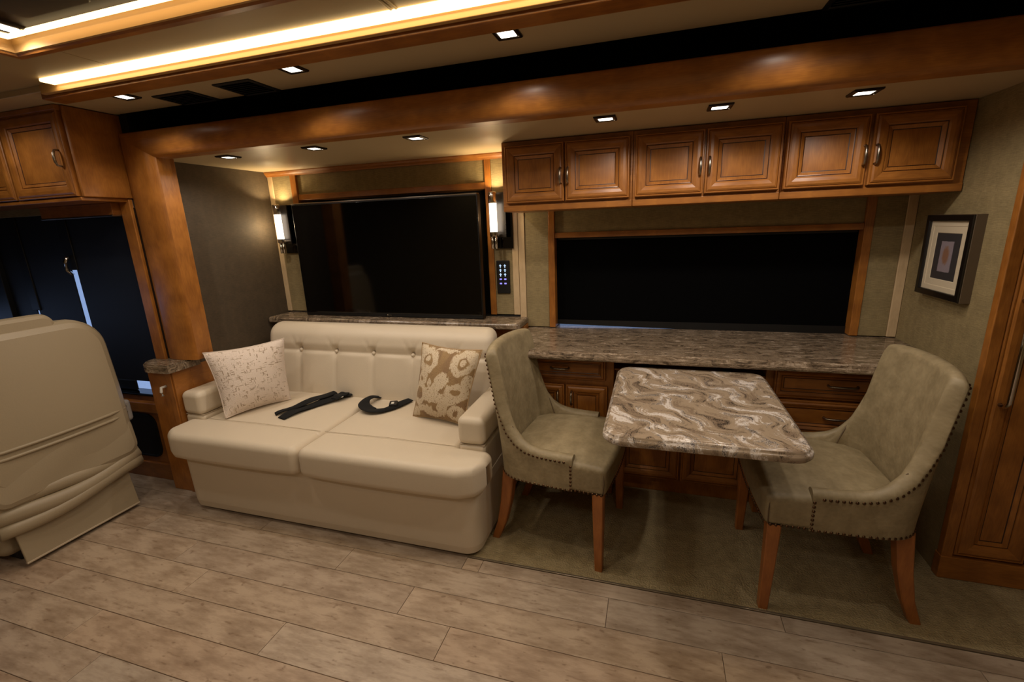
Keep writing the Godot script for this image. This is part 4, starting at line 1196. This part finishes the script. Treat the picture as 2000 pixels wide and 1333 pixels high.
func sconce(x: float, label: String):
	var t := thing("wall_sconce", label, "wall lamp", "chrome sconces beside the television", Vector3(x, 1.388, 0.006))
	# mirrored back plate
	part(t, "back_plate", rbox(Vector3(0.125, 0.335, 0.012), 0.003), M.black_gloss, Vector3(0.020, 0.168, 0.006))
	# perforated curved reflector behind the tube
	var st := smooth_tool()
	grid(14, 2, func(u: float, v: float) -> Vector3:
		var a := lerpf(-1.2, 1.45, u)
		return Vector3(sin(a) * 0.056, 0.07 + 0.265 * v, 0.066 - cos(a) * 0.050), st)
	part(t, "reflector", done(st), M.reflector)
	var holes := smooth_tool()
	for k in 9:
		for a in [1.25, 0.98]:
			var d := Vector3(sin(a), 0, -cos(a))
			if a < 1.0 and k < 7: continue
			dome(holes, Vector3(d.x * 0.0552, 0.088 + 0.029 * k, 0.066 + d.z * 0.0492), Vector3(-d.x, 0, -d.z), 0.0045)
	var h := part(t, "reflector_holes", done(holes), M.black)
	h.set_meta("kind", "stuff")
	# frosted tube between chrome collars
	part(t, "glass_tube", lathe([Vector2(0.0, 0.0), Vector2(0.020, 0.0), Vector2(0.0225, 0.003), Vector2(0.0225, 0.172), Vector2(0.020, 0.175)], 20, true), M.sconce_glow, Vector3(-0.018, 0.100, 0.072))
	part(t, "top_collar", lathe([Vector2(0.0245, 0.0), Vector2(0.026, 0.003), Vector2(0.026, 0.062), Vector2(0.0245, 0.065), Vector2(0.023, 0.062), Vector2(0.023, 0.0)], 20), M.chrome, Vector3(-0.018, 0.272, 0.072))
	part(t, "bottom_cap", lathe([Vector2(0.0, 0.0), Vector2(0.020, 0.0), Vector2(0.025, 0.006), Vector2(0.025, 0.026), Vector2(0.0, 0.026)], 20, true), M.chrome, Vector3(-0.018, 0.078, 0.072))
	for dx in [-0.028, -0.006]:
		part(t, "stem", tube([Vector3(dx, 0.004, 0.072), Vector3(dx, 0.082, 0.072)], 0.0085, 12, 1.0, null, Vector3(0, 0, 1)), M.chrome)
	part(t, "bracket", rbox(Vector3(0.05, 0.012, 0.07), 0.003), M.chrome, Vector3(-0.012, 0.086, 0.036))
	var l := OmniLight3D.new(); l.name = "lamp"
	l.light_energy = 0.045; l.light_color = Color(1.0, 0.88, 0.68); l.light_size = 0.018; l.shadow_enabled = true
	l.omni_range = 10.0; l.omni_attenuation = 2.0
	t.add_child(l); l.position = Vector3(-0.018, 0.19, 0.112)
	# the open top throws a fan of light up the wall
	var u := SpotLight3D.new(); u.name = "uplight"
	u.light_energy = 0.13; u.light_color = Color(1.0, 0.88, 0.68); u.light_size = 0.012; u.shadow_enabled = true
	u.spot_range = 10.0; u.spot_attenuation = 2.0; u.spot_angle = 68.0; u.spot_angle_attenuation = 0.3
	t.add_child(u); u.position = Vector3(-0.018, 0.318, 0.072); u.rotation_degrees = Vector3(90, 0, 0)

func keypad():
	var t := thing("switch_panel", "black switch panel with two columns of glowing blue-white symbols", "switch panel", "", Vector3(-0.913, 1.21, 0.0))
	part(t, "plate", rbox(Vector3(0.086, 0.208, 0.012), 0.004, 2), M.black, Vector3(0, 0, 0.006))
	var arrow := flat_tool()
	tri(arrow, Vector3(-0.009, 0.001, 0.0), Vector3(0, 0.011, 0.0), Vector3(0.009, 0.001, 0.0))
	quad(arrow, Vector3(-0.003, -0.010, 0.0), Vector3(-0.003, 0.001, 0.0), Vector3(0.003, 0.001, 0.0), Vector3(0.003, -0.010, 0.0))
	var up := done(arrow)
	for r in 5:
		for c in 2:
			var at := Vector3(-0.016 + 0.030 * c, 0.070 - 0.0275 * r, 0.0126)
			if r < 3: part(t, "key_light", up, M.icon, at)
			else: part(t, "key_light", rbox(Vector3(0.015, 0.009, 0.001), 0.0004), M.icon_blue, at)

func framed_picture():
	# hangs on the right end wall and faces -x
	var t := thing("framed_picture", "small dark-framed picture of a torn paper scrap on the grasscloth wall", "picture", "", Vector3(1.212, 1.331, 0.36), -PI / 2)
	var w := 0.33; var h := 0.348
	part(t, "frame_side", rect_sweep(w, h, [Vector2(0.004, 0.0), Vector2(0, 0.0), Vector2(0, 0.034), Vector2(0.002, 0.036)]), M.frame_side)
	part(t, "frame", rect_sweep(w, h, [Vector2(0.002, 0.034), Vector2(0.001, 0.040), Vector2(0.003, 0.043), Vector2(0.024, 0.043), Vector2(0.027, 0.040), Vector2(0.028, 0.028)]), M.frame_dark)
	part(t, "mat_board", rect_sweep(w - 0.05, h - 0.05, [Vector2(0, 0.032), Vector2(0.022, 0.032), Vector2(0.024, 0.030), Vector2(0.027, 0.030), Vector2(0.050, 0.030), Vector2(0.052, 0.028)]), M.mat_board)
	part(t, "print", rbox(Vector3(w - 0.14, h - 0.14, 0.004), 0.001), M.plum, Vector3(0, 0, 0.026))
	var n := noise(1.0, 4)
	var scrap := mat(Color.WHITE, 0.8)
	scrap.albedo_texture = picture(96, 160, func(x: float, y: float) -> Color:
		var d := Vector2((x - 0.5) * 1.1, (y - 0.46) * 1.0).length() + 0.06 * n.get_noise_2d(x * 8, y * 8)
		return Color(0.52, 0.47, 0.50).lerp(Color(0.50, 0.33, 0.22), smoothstep(0.36, 0.18, d)))
	var edge := PackedVector2Array()
	for k in 40:
		var a := k / 40.0 * 4.0
		var s := int(a); var f := a - s
		var p: Vector2 = [Vector2(-1, -1).lerp(Vector2(1, -1), f), Vector2(1, -1).lerp(Vector2(1, 1), f), Vector2(1, 1).lerp(Vector2(-1, 1), f), Vector2(-1, 1).lerp(Vector2(-1, -1), f)][s]
		edge.append(Vector2(p.x * 0.043, p.y * 0.064) * (1.0 + 0.04 * n.get_noise_2d(k * 0.9, 3.0)))
	scrap.uv1_triplanar = true; scrap.uv1_scale = Vector3(11.0, 7.6, 1.0); scrap.uv1_offset = Vector3(0.5, 0.5, 0)
	part(t, "paper_scrap", prism(edge, 0.0275, 0.0295), scrap)
	part(t, "pane", rbox(Vector3(w - 0.052, h - 0.052, 0.002), 0.0005), M.picture_glass, Vector3(0, 0, 0.036))

func _ready():
	rng.seed = 20
	camera_sky_light()
	make_materials()
	build_shell()
	led_and_tray()
	wall_cabinet(-0.790, -0.117, [[-0.768, -0.457], [-0.449, -0.132]], "leftmost wall cabinet over the counter, beside the television lamp", 0)
	wall_cabinet(-0.117, 0.534, [[-0.105, 0.204], [0.212, 0.526]], "middle wall cabinet over the black dining window", 1)
	wall_cabinet(0.534, 1.210, [[0.542, 0.850], [0.864, 1.168]], "rightmost wall cabinet above the framed picture", 2)
	base_cabinets()
	counters_and_table()
	corner_cabinet()
	pantry()
	side_console()
	sofa()
	dining_chair("dining chair with brass nailheads between sofa and table, facing right", Vector3(-0.402, 0.0025, 0.727), -0.11)
	dining_chair("dining chair with brass nailheads under the framed picture, facing left", Vector3(0.706, 0.0025, 0.786), PI + 0.02)
	driver_seat()
	television()
	soft_goods()
	sconce(-2.515, "chrome sconce with a lit glass tube left of the television")
	sconce(-0.920, "chrome sconce with a lit glass tube right of the television")
	keypad()
	framed_picture()
	var order := ["first", "second", "third", "fourth", "fifth", "sixth"]
	var k := 0
	for x in [-2.245, -1.681, -1.103, -0.218, 0.223, 0.702]:
		downlight(Vector3(x, 1.95, 0.672), SLIDE_SPOT, "square downlight in the slide-out ceiling, %s from the left" % order[k], "downlights in the slide-out ceiling"); k += 1
	k = 0
	for x in [-2.35, -1.412, -0.512, 0.40]:
		downlight(Vector3(x, 2.17, 1.08), MAIN_SPOT, "square downlight in the soffit above the fascia, %s from the left" % order[k], "downlights in the soffit", 66.0, 0.9); k += 1
	k = 0
	for x in [-2.03, -0.6, 0.7]:
		downlight(Vector3(x, 2.214, 1.645), MAIN_SPOT, "downlight in the mirrored ceiling tray, %s from the left" % order[k], "downlights in the ceiling tray"); k += 1
	k = 0
	for x in [-2.35, -1.412, -0.512, 0.40]:
		downlight(Vector3(x, 2.20, 2.95), MAIN_SPOT * 0.65, "square downlight in the ceiling behind the photographer, %s from the left" % order[k], "downlights behind the photographer"); k += 1
	downlight(Vector3(-3.08, 2.20, 1.46), MAIN_SPOT * 0.55, "square downlight in the ceiling over the driver seat", "downlights over the cab")
	vent(Vector3(-2.14, 2.17, 0.945), 0.225, 0.17, "black ceiling vent nearest the overhead cabinet")
	vent(Vector3(-1.765, 2.17, 0.955), 0.20, 0.19, "black ceiling vent beside the second soffit downlight")
	vent(Vector3(0.60, 2.17, 0.945), 0.225, 0.17, "black ceiling vent at the top edge right of centre")
